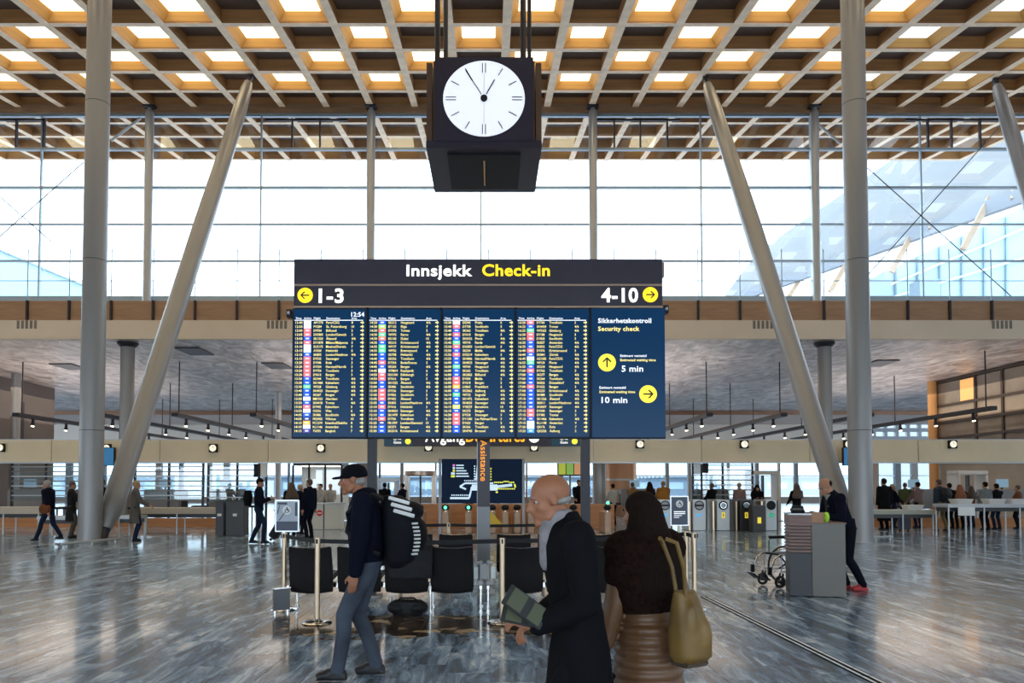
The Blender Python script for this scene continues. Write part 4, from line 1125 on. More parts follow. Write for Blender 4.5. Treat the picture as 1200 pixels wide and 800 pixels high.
# framed poster on the left post
px3 = XX(337, 9.25)
t = thing('poster_stand_sign', 'framed grey and navy poster with a wheelchair symbol on the left barrier post', 'sign', (XX(337, 9.22), 9.22, 0))
hw_, z0, z1 = 14 / F * 9.22, ZZ(623, 9.22), ZZ(585.5, 9.22)
B().b2(-hw_, hw_, 0, .03, z0, z1).build('frame', mat('silver_frame', (.6, .62, .65), .3, .8), t, bevel=.004)
B().b2(-hw_ + .015, hw_ - .015, -.003, 0, z0 + .015, z1 - .015).build('poster', mat('poster_grey', (.40, .44, .50), .35), t)
nv = mat('poster_navy', (.012, .022, .06), .35)
B().b2(-hw_ + .015, hw_ - .015, -.005, -.003, z0 + .015, z0 + .13).build('poster_lower', nv, t)
B().b2(-hw_ + .03, -hw_ + .15, -.005, -.003, z1 - .06, z1 - .03).build('poster_mark', nv, t)
B().b2(hw_ - .05, hw_ - .02, -.005, -.003, z1 - .20, z1 - .03).build('poster_mark', nv, t)
b = B(); b.bar((-.10, -.005, z0 + .14), (-.02, -.005, z0 + .25), .03, .004); b.bar((-.09, -.005, z0 + .33), (-.12, -.005, z0 + .22), .03, .004); b.build('poster_mark', nv, t)
disc(B(), (0, z0 + .27), .055, .055, -.008, -.004, 24).build('symbol_disc', white_p, t)
wheelchair_icon(t, 0, z0 + .27, .075, nv, -.010)
B().b2(-.03, .03, .03, .06, .97, z0 + .1).build('clamp', dark, t)
# small leaflet box at the foot of that post
t = thing('leaflet_box', 'small grey upright box hanging at the foot of the left barrier post', 'box', (XX(334.5, 9.22), 9.10, 0), R(38))
B().b2(-.10, .10, -.03, .03, .04, .31).build('box', mat('hammered_grey', (.12, .12, .13), .4, .5), t, bevel=.005)
B().b2(-.105, .105, -.035, .035, .30, .315).build('rim', chrome, t)
b = B()
for s_ in (-1, 1): b.cyl((s_ * .08, 0, 0), (s_ * .08, 0, .05), .015, n=8)
b.build('foot', chrome, t)
# navy wheelchair notice on the right
t = thing('notice_sign', 'navy notice with a white wheelchair symbol, right of the long-haired woman', 'sign', (XX(795.8, 11.2), 11.2, 0))
YN = 11.2; hw_ = 10.6 / F * YN; z0, z1 = ZZ(615.8, YN), ZZ(581, YN)
B().b2(-hw_, hw_, 0, .03, z0, z1).build('frame', mat('silver_frame', (.6, .62, .65), .3, .8), t, bevel=.004)
B().b2(-hw_ + .014, hw_ - .014, -.003, 0, z0 + .014, z1 - .014).build('panel', nv, t)
disc(B(), (0, z0 + .33), .055, .055, -.006, -.003, 24).build('symbol_disc', white_p, t)
wheelchair_icon(t, 0, z0 + .33, .08, nv, -.008)
for i, wd in enumerate((.17, .17, .12, .08)): B().b2(-.085, -.085 + wd, -.005, -.003, z0 + .205 - i * .028, z0 + .217 - i * .028 - (.004 if i > 1 else 0)).build('text_line', txt_scr, t)
B().cyl((0, .05, .02), (0, .05, z0 + .1), .022, n=12).build('pole', brass_st, t); B().lathe([(.16, 0), (.16, .012), (.03, .03)], (0, .05, 0)).build('base', chrome, t)
B().b2(-.03, .03, .02, .06, z0 + .02, z0 + .14).build('clamp', dark, t)

# =================================================================== PODIUM
PY_ = 10.75
def podium():
    o = G(952, 699); ang = R(-14)
    t = thing('service_podium', 'service podium with a slatted timber front and plain grey side panel', 'desk', (o.x, o.y, 0), ang)
    # local: +x to the right along the plain grey face, slatted block to the left
    slat = mat('rosewood_slat', (.19, .095, .075), .4, var=.25, scale=5, stretch=(.5, 3, 10)); top_w = mat('podium_top', (.16, .085, .05), .35, var=.15, scale=3)
    H1, H2 = 1.175, 1.04
    B().b2(.005, .44, 0, .50, 0.01, H2 - .02).build('side_cabinet', grey_p, t, bevel=.003)
    B().b2(-.0, .455, -.01, .52, H2 - .02, H2).build('desk_top', top_w, t)
    B().b2(-.29, 0, .0, .44, .01, .60).build('lower_panel', grey_dk, t, bevel=.003)
    B().b2(-.285, -.005, .02, .43, .60, H1 - .01).build('core', mat('podium_core', (.05, .03, .025), .5), t)
    for i in range(8):
        z = .62 + i * .047; B().b2(-.30, .0, -.012, .45, z, z + .030).build('slat', slat, t)
    B().b2(-.30, .0, -.012, .45, .62 + 8 * .047, H1 - .03).build('upper_panel', slat, t, bevel=.003)
    B().b2(-.305, .005, -.016, .455, H1 - .03, H1 - .01).build('top_board', steel_l, t)
    B().b2(.01, .18, .04, .10, H2, H2 + .14).build('back_board', mat('orange_wood', (.42, .19, .08), .4, var=.1, scale=4), t)
    return t, ang, o
pod, pang, po_ = podium()
Mp = Matrix.Translation(po_) @ Matrix.Rotation(pang, 4, 'Z')
q = Mp @ Vector((.20, .03, 1.04))
t = thing('tape_roll', 'lime green roll of tape standing on the podium top', 'tape', q)
B().ring((0, 0, .075), .05, .024, 24, 8, 'x').build('roll', mat('lime_tape', (.45, .85, .05), .5), t)
q = Mp @ Vector((-.15, .2, 1.166))
t = thing('desk_phone', 'small dark telephone set on the raised end of the podium', 'telephone', q, pang)
B().box((0, 0, .03), (.18, .16, .05), (.2, 0, 0)).build('body', black, t, bevel=.01); B().tube([(-.07, .0, .06), (-.07, -.0, .085), (.0, .0, .09), (.07, 0, .085), (.07, 0, .06)], .016).build('handset', black, t)

# =================================================================== WHEELCHAIR
WX, WYY = XX(920, 11.55), 11.55
t = thing('wheelchair', 'folding wheelchair with black armrests parked left of the podium', 'wheelchair', (WX, WYY, 0), R(16))
tire = mat('rubber_tyre', (.015, .015, .015), .6)
for s_ in (-1, 1):            # facing -x ; sides along y
    y = s_ * .27
    wl_o = B().ring((.16, y, .30), .285, .016, 40, 8).build('rear_wheel', tire, t)
    B().ring((.16, y + s_ * .03, .30), .25, .008, 40, 6).build('hand_rim', chrome, wl_o)
    b = B()
    for k in range(12): b.cyl((.16, y, .30), (.16 + math.cos(k * PI / 6) * .28, y, .30 + math.sin(k * PI / 6) * .28), .003, n=5)
    b.cyl((.16, y - .03, .30), (.16, y + .03, .30), .025); b.build('spokes', chrome, wl_o)
    yy = s_ * .21
    cw = B().ring((-.28, yy, .10), .075, .022, 24, 8).build('caster_wheel', tire, t)
    b = B(); b.cyl((-.28, yy - .03, .10), (-.28, yy + .03, .10), .03, n=12); b.bar((-.28, yy + .035, .10), (-.25, yy + .035, .23), .01, .03); b.bar((-.28, yy - .035, .10), (-.25, yy - .035, .23), .01, .03); b.build('caster_fork', dark, cw)
    B().tube([(.22, yy, .93), (.20, yy, .60), (.20, yy, .25), (-.25, yy, .25), (-.25, yy, .52)], .012).build('side_frame', steel_l, t)
    B().tube([(.2, yy, .50), (-.18, yy, .50), (-.28, yy, .50), (-.38, yy, .44), (-.42, yy, .33), (-.46, yy, .18)], .013).build('front_tube', chrome, t)
    B().tube([(.2, yy, .72), (.12, yy, .73), (-.12, yy, .73), (-.16, yy, .70), (-.16, yy, .50)], .011).build('arm_tube', chrome, t)
    B().box((-.01, yy, .75), (.30, .06, .035)).build('armrest_pad', black, t, bevel=.01)
    b = B(); b.box((-.50, yy * .62, .17), (.15, .15, .02), (0, R(35), 0)); b.box((-.46, yy, .27), (.05, .05, .12)); b.build('footrest', black, t, bevel=.006)
    B().cyl((.22, yy, .92), (.33, yy, .94), .018, n=10).build('push_handle', black, t)
B().b2(-.22, .20, -.20, .20, .485, .515).build('seat_sling', black, t); B().b2(.19, .21, -.20, .20, .52, .90).build('back_sling', black, t)
b = B(); b.bar((-.02, -.2, .25), (-.02, .2, .49), .02, .02); b.bar((.02, -.2, .49), (.02, .2, .25), .02, .02); b.build('cross_brace', dark, t)

# =================================================================== GATES ON THE RIGHT
GYY = 25.8
silver = mat('silver_gate_face', (.42, .43, .43), .35, .4, var=.05, scale=2); dkg = mat('dark_gate_face', (.035, .033, .035), .35, .2)
pic = {'b': mat('pictogram_blue', (.1, .45, .8), .5, 0, (.08, .35, .7), .7), 'y': mat('pictogram_yellow', (.85, .65, .05), .5, 0, (.8, .6, .05), .7), 'g': mat('pictogram_green', (.05, .4, .25), .5, 0, (.03, .30, .18), .7)}
for px, wd, m_, c_, kind_, lab in ((819, 15, silver, 'b', 'ban', 'silver access gate with a grey no-entry disc and blue sign, nearest the notice'), (847, 15, silver, 'y', 'ring', 'silver access gate with a round window and yellow sign, second from left'),
                              (874, 15, dkg, 'y', 'ring', 'dark access gate with a yellow sign left of the woman with the phone'), (903, 13, silver, 'g', 'hole', 'silver access gate with a black round window and green sign'),
                              (779, 13, silver, 'b', 'ban', 'silver access gate half hidden behind the navy notice')):
    t = thing('access_gate', lab, 'gate', (XX(px, GYY), GYY, 0), 0, 'access gates in a row')
    hw_ = wd / 2 / F * GYY; H = ZZ(585.5, GYY)
    B().b2(-hw_, hw_, 0, 1.2, 0.01, H).build('cabinet', m_, t, bevel=.02)
    B().b2(hw_, hw_ + .07, .05, 1.2, .01, H - .02).build('side_shell', dkg, t)
    B().b2(-hw_ - .12, -hw_ - .06, .1, 1.1, .01, H - .05).build('side_post', brass_st, t)
    z = ZZ(592, GYY)
    o = disc(B(), (0, z), .16, .16, -.012, 0, 28).build('disc', black if kind_ != 'ban' else steel, t)
    if kind_ == 'ban': B().b2(-.13, .13, -.02, -.012, z - .03, z + .03).build('bar', black, o); B().ring((0, -.012, z), .15, .018, 28, 6).build('rim', black, o)
    if kind_ == 'ring': disc(B(), (0, z), .09, .09, -.02, -.012, 20).build('lens', mat('gate_lens', (.3, .42, .5), .2), o); B().ring((0, -.018, z), .10, .015, 24, 6).build('rim', chrome, o)
    z = ZZ(603.5, GYY)
    if c_ == 'y': B().b2(-.055, .055, -.01, 0, z - .10, z + .10).build('pictogram', pic[c_], t); B().b2(-.015, .015, -.014, -.01, z - .06, z + .06).build('pictogram_mark', black, t)
    elif c_ == 'g': disc(B(), (0, z), .09, .09, -.01, 0, 20).build('pictogram', pic[c_], t); B().bar((-.05, -.014, z), (.05, -.014, z), .03, .005).build('pictogram_mark', white_p, t)
    else: B().prism([(-.10, z - .02), (.02, z - .06), (.10, z + .05), (-.08, z + .05)], (-.01, 0)).build('pictogram', pic[c_], t)
t = thing('help_kiosk', 'dark kiosk with a bright yellow sticker in front of the woman with the phone', 'kiosk', (XX(889, 25), 25.0, 0))
B().b2(-.22, .22, 0, .4, .01, ZZ(592, 25)).build('cabinet', dkg, t, bevel=.01); B().b2(-.06, .06, -.01, 0, ZZ(613, 25), ZZ(606, 25)).build('sticker', pic['y'], t)

# scanner gates in the centre with green lamps
grn = mat('green_lamp', (.1, .9, .5), .5, 0, (.12, 1.0, .55), 2.0)
for i, px in enumerate((492, 522, 549, 577, 592, 606, 622, 641, 672, 712)):
    t = thing('scanner_gate', 'slim steel scanner gate %s' % ('left of the map board', 'under the left part of the map board', 'just left of the totem', 'just right of the totem, by the yellow wedge', 'under the map board, second right of the totem', 'under the map board, third right of the totem', 'just right of the map board post',
              'behind the bald man', 'between the bald man and the round column', 'behind the head of the long-haired woman')[i], 'gate', (XX(px, 24.4), 24.4, 0), 0, 'scanner gates in the centre')
    B().b2(-.10, .10, 0, 1.3, .01, ZZ(600, 24.4)).build('cabinet', mat('tan_gate_side', (.42, .28, .19), .4, .2, var=.1), t, bevel=.02)
    B().cyl((0, .1, ZZ(600, 24.4)), (0, .1, ZZ(594, 24.4)), .03, n=10).build('stalk', chrome, t)
    B().ell((0, .08, ZZ(594.5, 24.4)), (.13, .1, .10)).build('reader_head', black, t)
    if i in (0, 1, 2, 9): B().ell((0, -.02, ZZ(589 if i == 9 else 594.5, 24.4)), .055, u=10, v=8).build('lamp', grn, t)
t = thing('wedge_banner', 'yellow wedge-shaped banner beside the totem under the map board', 'banner', (XX(574.5, 21.2), 21.2, ZZ(617, 21.2)))
k_ = 21.2 / F
B().prism([(0, 0), (17 * k_, 0), (0, 19 * k_)], (0, .03)).build('fabric', mat('banner_yellow', (.75, .48, .03), .5), t)
B().cyl((-.02, .015, -ZZ(617, 21.2)), (-.02, .015, 20 * k_), .015).build('pole', steel, t)

# body scanner portals
def portal(px, Y, w_, h, label, round_=True, m_=None):
    t = thing('scanner_portal', label, 'scanner', (XX(px, Y), Y, 0)); m_ = m_ or mat('copper_steel', (.50, .38, .30), .3, .7)
    for s_ in (-1, 1): B().b2(s_ * w_ / 2, s_ * (w_ / 2 - .16), 0, .8, .01, h - .15).build('side_panel', m_, t, bevel=.03)
    if round_: B().lathe([(w_ / 2 - .02, h - .22), (w_ / 2 + .05, h - .18), (w_ / 2 + .05, h), (.05, h + .03)], (0, .4, 0)).build('top_drum', m_, t)
    else: B().b2(-w_ / 2, w_ / 2, 0, .8, h - .18, h).build('lintel', m_, t, bevel=.03)
    B().b2(-.04, .04, .3, .5, .01, h - .2).build('inner_post', dkg, t)
    B().b2(-w_ / 2 - .06, w_ / 2 + .06, -.1, .9, 0, .03).build('base_plate', steel, t)
    return t
portal(492, 30.2 if False else 32.5, 1.35, 2.22, 'round copper-toned scanner portal left of the map board')
portal(897, 33.0, 1.35, 2.25, 'pale scanner portal behind the gates on the right', False, mat('pale_portal', (.62, .55, .48), .4, .2))
portal(1140, 33.0, 1.4, 2.25, 'beige scanner portal behind the queue at the far right', False, mat('pale_portal', (.62, .55, .48), .4, .2))
portal(222 + 232, 32.0, .9, 1.9, 'narrow grey scanner portal behind the backpack', False, steel_l)

# horizontally barred glass screens
def bars(pa_, pb_, Y, z0, z1, n, label):
    t = thing('barred_screen', label, 'screen', (XX(pa_, Y), Y, 0)); L_ = XX(pb_, Y) - XX(pa_, Y)
    k = max(2, int(L_ / 1.6) + 1)
    for i in range(k + 1): B().b2(L_ * i / k - .04, L_ * i / k + .04, 0, .08, .01, z1 + .05).build('upright', dark, t)
    for i in range(k): B().b2(L_ * i / k + .05, L_ * (i + 1) / k - .05, .03, .045, z0, z1).build('pane', glass_t, t)
    for i in range(n): B().b2(0, L_, -.01, .02, z0 + (z1 - z0) * i / (n - 1) - .022, z0 + (z1 - z0) * i / (n - 1) + .022).build('slat', steel_l if i % 2 else grey_p, t)
bars(14, 94, 29, 1.0, 2.5, 9, 'barred glass screen at the far left behind the walking people')
bars(158, 238, 29, 1.0, 2.5, 9, 'barred glass screen just right of the left strut')
bars(244, 312, 29, .9, 2.4, 8, 'barred glass screen behind the man looking at his phone')
bars(812, 882, 30, 1.0, 2.6, 9, 'barred glass screen above the silver gates')

# counters and tables
cream = mat('cream_counter', (.50, .42, .33), .4, var=.05, scale=1); 
def counter(pa_, pb_, Y, ytop, ythick, label, m_=cream, legs=True, d=.8):
    t = thing('search_table', label, 'table', (XX(pa_, Y), Y, 0)); L_ = XX(pb_, Y) - XX(pa_, Y); z = ZZ(ytop, Y); th = ythick / F * Y
    B().b2(0, L_, 0, d, z - th, z).build('table_top', m_, t, bevel=.01)
    B().b2(.05, L_ - .05, .1, d - .1, z - th - .12, z - th).build('apron', dkg, t)
    k = max(1, int(L_ / 1.0))
    for i in range(k + 1):
        for yy in (.08, d - .08): B().cyl((.06 + (L_ - .12) * i / k, yy, 0), (.06 + (L_ - .12) * i / k, yy, z - th), .025, n=8).build('leg', steel_l, t)
    return t
counter(-40, 47, 24.0, 594, 8, 'cream search table at the far left edge')
counter(44, 98, 22.6, 605, 4, 'lower pale table in front, left of the left column', steel_l)
counter(137, 160, 22.6, 604, 4, 'short pale table by the man in the grey coat', steel_l)
counter(158, 256, 24.0, 595, 7, 'long cream search table between left strut and the man with the phone')
counter(1021, 1096, 23.6, 597.5, 5, 'pale search table to the right of the right column', mat('sage_counter', (.40, .40, .33), .4))
counter(1110, 1240, 22.6, 590.5, 4, 'search table with white front panels at the far right', steel_l)
for px in (1064, 1163, 1125, 1188):
    t = thing('tray_stack', 'white plastic security tray %s' % {1064: 'on the table behind the black suitcase', 1163: 'second from right on the far right table', 1125: 'on the right table beside the backpack man', 1188: 'at the right edge of the photograph'}[px], 'tray', (XX(px, 24.2 if px == 1064 else 23.0), 24.0 if px == 1064 else 23.0, ZZ(597.5, 23.6) + .002 if px == 1064 else ZZ(590.5, 22.6) + .002), 0, 'white security trays')
    b = B(); b.loft([(0, 0, 0, .24, .18), (0, 0, .14, .29, .23), (0, 0, .15, .30, .24)], n=24, pw=6); b.build('tray', white_p, t)
# white front panels on the right table
t = thing('table_screen', 'white modesty panel below the far right search table', 'panel', (XX(1122, 22.5), 22.5, 0)); B().b2(0, .5, 0, .03, ZZ(604, 22.5), ZZ(594, 22.5)).build('panel', white_p, t)
B().b2(.2, .24, 0, .03, 0, ZZ(604, 22.5)).build('leg', steel_l, t)
# grey waste kiosks at left, reception box
for px, w_, lab in ((276, .55, 'dark grey bin cabinet left of the man looking at his phone'), (258, .25, 'narrow grey post cabinet at the end of the long cream table')):
    t = thing('bin_cabinet', lab, 'cabinet', (XX(px, 23.0), 23.0, 0)); B().b2(-w_ / 2, w_ / 2, 0, .5, .01, 1.08).build('body', grey_dk, t, bevel=.01); B().b2(-w_ / 2 + .04, w_ / 2 - .04, .05, .45, 1.08, 1.10).build('lid', black, t); B().b2(-.06, .06, -.01, 0, .62, .70).build('label_plate', white_p, t)
t = thing('reception_booth', 'lit white reception booth with windows left of the capped man', 'booth', (XX(366, 31), 31.9, 0))
bwid = XX(395, 32) - XX(338, 32)
B().b2(-bwid / 2, bwid / 2, 1.5, 1.6, .02, 2.45).build('rear_wall', white_p, t); B().b2(-bwid / 2, bwid / 2, 0, 1.6, 2.45, 2.6).build('roof', grey_dk, t)
for u in (0, .33, .66, 1): B().b2(-bwid / 2 + bwid * u - .04, -bwid / 2 + bwid * u + .04, 0, .08, 0, 2.45).build('frame_post', dark, t)
for u in (0, .33, .66): B().b2(-bwid / 2 + bwid * u + .05, -bwid / 2 + bwid * (u + .33) - .05, .03, .045, 1.2, 2.4).build('pane', glass_c, t)
B().b2(-.8, .8, .4, 1.0, 2.41, 2.445).build('light_panel', mat('booth_light', (1, 1, 1), .5, 0, (1, .95, .85), 5), t)
t = thing('reception_desk', 'pale reception desk with a red no-entry disc, left of the capped man', 'desk', (XX(380, 26.5), 26.5, 0))
B().b2(-.62, .62, 0, .5, .01, ZZ(590.5, 26.5)).build('front', mat('desk_pale', (.62, .60, .54), .4), t, bevel=.01); B().b2(-.66, .66, -.05, .6, ZZ(590.5, 26.5), ZZ(590.5, 26.5) + .05).build('top', steel_l, t)
B().b2(-.02, .02, -.01, 0, .01, 1.0).build('joint', dark, t)
o = disc(B(), (-.15, ZZ(601, 26.5)), .11, .11, -.012, 0, 24).build('no_entry_disc', mat('signal_red', (.7, .03, .03), .4), t); B().b2(-.22, -.08, -.02, -.012, ZZ(601, 26.5) - .02, ZZ(601, 26.5) + .02).build('bar', white_p, o)
# departure monitors deep in the hall
t = thing('flight_monitor', 'distant flight monitor with green and red lists, right of the bald head', 'screen', (XX(668, 36), 36, 0))
z0, z1 = ZZ(557, 36), ZZ(534, 36)
B().b2(-.62, .62, 0, .1, z0, z1).build('case', dark, t)
for i in range(3):
    B().b2(-.56 + i * .38, -.22 + i * .38, -.01, 0, z0 + .05, z1 - .12).build('display', mat(('list_yellow', 'list_green', 'list_mixed')[i], (.3, .35, .05), .5, 0, ((.45, .50, .06), (.18, .42, .10), (.6, .25, .15))[i], .7), t)
B().cyl((0, .05, 0), (0, .05, z0), .05).build('pole', steel, t)
t = thing('monitor_arm', 'dark camera pole with two small monitors right of the orange jacket', 'camera', (XX(822, 28), 28, 0))
B().cyl((0, 0, 0), (0, 0, 2.4), .04).build('pole', dark, t); B().b2(-.28, -.05, -.05, .05, 2.0, 2.45).build('monitor', steel_l, t); B().b2(.05, .25, -.05, .05, 2.05, 2.5).build('monitor', black, t)
t = thing('lamp_pole', 'dark pole with a white panel above the man looking at his phone', 'pole', (XX(304, 28), 28, 0))
B().cyl((0, 0, 0), (0, 0, 2.5), .05).build('pole', dark, t); B().b2(-.20, -.04, -.05, .05, 1.9, 2.4).build('housing', black, t); B().b2(.05, .28, -.03, .03, 1.9, 2.45).build('panel', white_p, t)
t = thing('stop_drum', 'tall copper-coloured round kiosk right of the round column', 'kiosk', (XX(727, 40), 40, 0)); B().cyl((0, 0, 0), (0, 0, ZZ(543, 40)), .85, n=28).build('drum', mat('copper_drum', (.45, .24, .13), .4, .4), t)
B().cyl((0, 0, 1.85), (0, 0, 1.95), .87, n=28).build('band', steel_l, t)

# x-ray machines and orange boards painted as the glow behind the tables
def xray(px, Y, label, w_=1.5):
    t = thing('xray_machine', label, 'machine', (XX(px, Y), Y, 0), 0)
    B().b2(-w_ / 2, w_ / 2, 0, .9, .55, 1.42).build('housing', mat('machine_grey', (.20, .19, .19), .4, var=.08, scale=2), t, bevel=.04)
    B().b2(-w_ / 2 - .7, w_ / 2 + .7, .1, .8, .60, .68).build('conveyor', black, t)
    for sd in (-1, 1):
        B().b2(sd * w_ / 2 - .01, sd * w_ / 2 + .01, .15, .75, .69, 1.15).build('curtain', black, t)
        for yy in (.15, .75): B().b2(sd * (w_ / 2 + .5) - .03, sd * (w_ / 2 + .5) + .03, yy - .03, yy + .03, 0, .6).build('leg', steel, t)
    B().b2(-.25, .25, .3, .36, 1.5, 1.85).build('monitor', mat('machine_monitor', (.05, .1, .15), .3, 0, (.25, .4, .5), .6), t); B().b2(-.03, .03, .32, .38, 1.42, 1.55).build('monitor_arm', dark, t)
for px, Y, lb in ((30, 30.5, 'grey x-ray machine at the far left edge behind the cream table'), (108, 31.5, 'grey x-ray machine hidden behind the left column'), (190, 30.5, 'grey x-ray machine behind the long cream table, right of the strut'), (262, 33, 'grey x-ray machine behind the dark bin cabinet'),
                  (836, 35, 'grey x-ray machine behind the leftmost silver gates'), (1075, 33, 'grey x-ray machine behind the black suitcase'), (1180, 31, 'grey x-ray machine at the far right behind the white-fronted table'), (745, 38, 'grey x-ray machine behind the queue right of the round column')):
    xray(px, Y, lb)
tpl = mat('orange_glow_paint', (.50, .20, .06), .4, var=.15, scale=2, stretch=(.5, 3, 3))  # orange glow beneath the counters put into the colour of added boards
for a, c, Y, lb in ((-60, 262, 28.2, 'low orange board painted as the glow under the cream tables at left'), (1022, 1260, 28.2, 'low orange board painted as the glow under the tables at right'), (474, 720, 27.4, 'low orange board added as a warm glow behind the scanner gates')):
    t = thing('glow_board', lb, 'plinth', (XX(a, Y), Y, 0)); L_ = XX(c, Y) - XX(a, Y); k = max(1, int(L_ / 1.5))
    for i in range(k): B().b2(L_ * i / k + .01, L_ * (i + 1) / k - .01, 0, .12, 0, .34 if a != 474 else .9).build('board', tpl, t)
# =================================================================== PEOPLE
skin_m = mat('skin', (.40, .19, .11), .55, var=.06, scale=8); skin2 = mat('skin_warm', (.34, .135, .068), .55, var=.06, scale=8)
hair_b = mat('dark_hair', (.014, .008, .006), .9, spec=.08, var=.3, scale=30, stretch=(4, 4, .3)); hair_g = mat('grey_hair', (.30, .28, .26), .6, var=.2, scale=30); hair_br = mat('brown_hair', (.06, .032, .018), .5, var=.3, scale=30); hair_w = mat('white_hair', (.55, .52, .48), .6); hair_bl = mat('blond_hair', (.32, .21, .10), .6)
def cl(name, c, r=.85, **k): return mat(name, tuple(v * .62 for v in c), r, spec=.08, var=k.get('var', .15), scale=k.get('scale', 5), bump=k.get('bump', .25))
navy = cl('navy_cloth', (.008, .010, .024)); blk = cl('black_cloth', (.010, .010, .013)); jean = cl('grey_blue_denim', (.11, .13, .17), scale=4, var=.35); djean = cl('dark_denim', (.018, .030, .065)); khaki = cl('khaki_cloth', (.22, .18, .10)); greyc = cl('grey_cloth', (.16, .14, .12)); tanc = cl('tan_cloth', (.30, .17, .09)); orangec = cl('orange_cloth', (.55, .24, .05)); whitec = cl('white_cloth', (.6, .58, .55)); pinkc = cl('dusty_pink_cloth', (.35, .22, .2)); redc = cl('rust_cloth', (.25, .09, .04)); bluec = cl('slate_blue_cloth', (.05, .07, .10))
def ik(a, t, l1, l2, pole):
    a, t, pole = Vector(a), Vector(t), Vector(pole); d = t - a; L = min(d.length, (l1 + l2) * .999); dn = d.normalized()
    x = (l1 * l1 - l2 * l2 + L * L) / (2 * L); h = math.sqrt(max(0, l1 * l1 - x * x))
    p = (pole - dn * pole.dot(dn)); p = p.normalized() if p.length > 1e-5 else Vector((0, 1, 0))
    return a + dn * x + p * h
def hand(b, w_, d, n, side, s=1.0, curl=.35, fine=True):
    """w_ wrist, d direction of the fingers, n back-of-hand normal, side: +1 thumb towards d x n"""
    d = Vector(d).normalized(); n = (Vector(n) - d * Vector(n).dot(d)).normalized(); u = d.cross(n).normalized() * side
    Rm = Matrix((u, d, n)).transposed()
    b.ell(w_ + d * .045 * s, (.042 * s, .055 * s, .018 * s), Rm); b.ell(w_ + d * .07 * s, (.040 * s, .03 * s, .015 * s), Rm); b.cap(w_ - d * .02 * s, .026 * s, w_ + d * .02 * s, .025 * s, 10)
    for k, (off, ln, rr) in enumerate(((.029, .070, .0092), (.010, .078, .0095), (-.009, .073, .0092), (-.027, .058, .0082))):
        p = w_ + d * .088 * s + u * off * s; dirv = Vector(d); a = curl * (.7 + .12 * k)
        seg_ = [.45, .31, .24]
        for q in range(3):
            ax = dirv; rot = Matrix.Rotation(a, 3, u * side * (-1 if side > 0 else -1) ) if False else None
            dirv = (dirv * math.cos(a) - n * math.sin(a)).normalized() if q == 0 else (dirv * math.cos(a) - (n * dirv.dot(d) - d * dirv.dot(n) if False else (n - dirv * n.dot(dirv)).normalized()) * math.sin(a)).normalized()
            p2 = p + dirv * ln * seg_[q] * s; b.cap(p, rr * s * (1 - .06 * q), p2, rr * s * (.94 - .06 * q), 8); p = p2
    p = w_ + d * .02 * s + u * .030 * s; p2 = p + (d * .6 + u * .65 - n * .35).normalized() * .042 * s; p3 = p2 + (d * .9 + u * .15 - n * .4).normalized() * .034 * s
    b.cap(p, .014 * s, p2, .0115 * s, 8); b.cap(p2, .0115 * s, p3, .0095 * s, 8)
def head(b, M, fine=True):
    def e(c, r, rot=None): b.ell(M @ Vector(c), r, (M.to_3x3() @ (Euler(rot).to_matrix() if rot else Matrix.Identity(3))), 18, 12)
    def c(p, r1, q, r2): b.cap(M @ Vector(p), r1, M @ Vector(q), r2, 10)
    e((0, -.012, .028), (.076, .097, .086)); e((0, .028, -.025), (.060, .066, .080)); e((0, .030, -.075), (.050, .056, .042)); e((0, .078, -.103), (.026, .026, .022))
    c((0, .086, .012), .010, (0, .116, -.032), .0145); e((0, .060, -.05), (.042, .045, .05))
    if fine:
        e((0, .080, .022), (.050, .016, .011)); e((0, .088, -.066), (.024, .013, .007)); e((0, .086, -.079), (.021, .013, .008))
        for s in (-1, 1):
            e((s * .036, .062, -.03), (.024, .024, .022)); e((s * .011, .098, -.033), (.010, .012, .008)); e((s * .077, -.004, -.008), (.010, .021, .034), (0, 0, s * .3)); e((s * .071, -.002, -.004), (.01, .014, .02)); c((s * .045, .035, -.09), .014, (s * .05, .0, -.065), .016)
    else:
        for s in (-1, 1): e((s * .076, -.004, -.008), (.012, .02, .032))
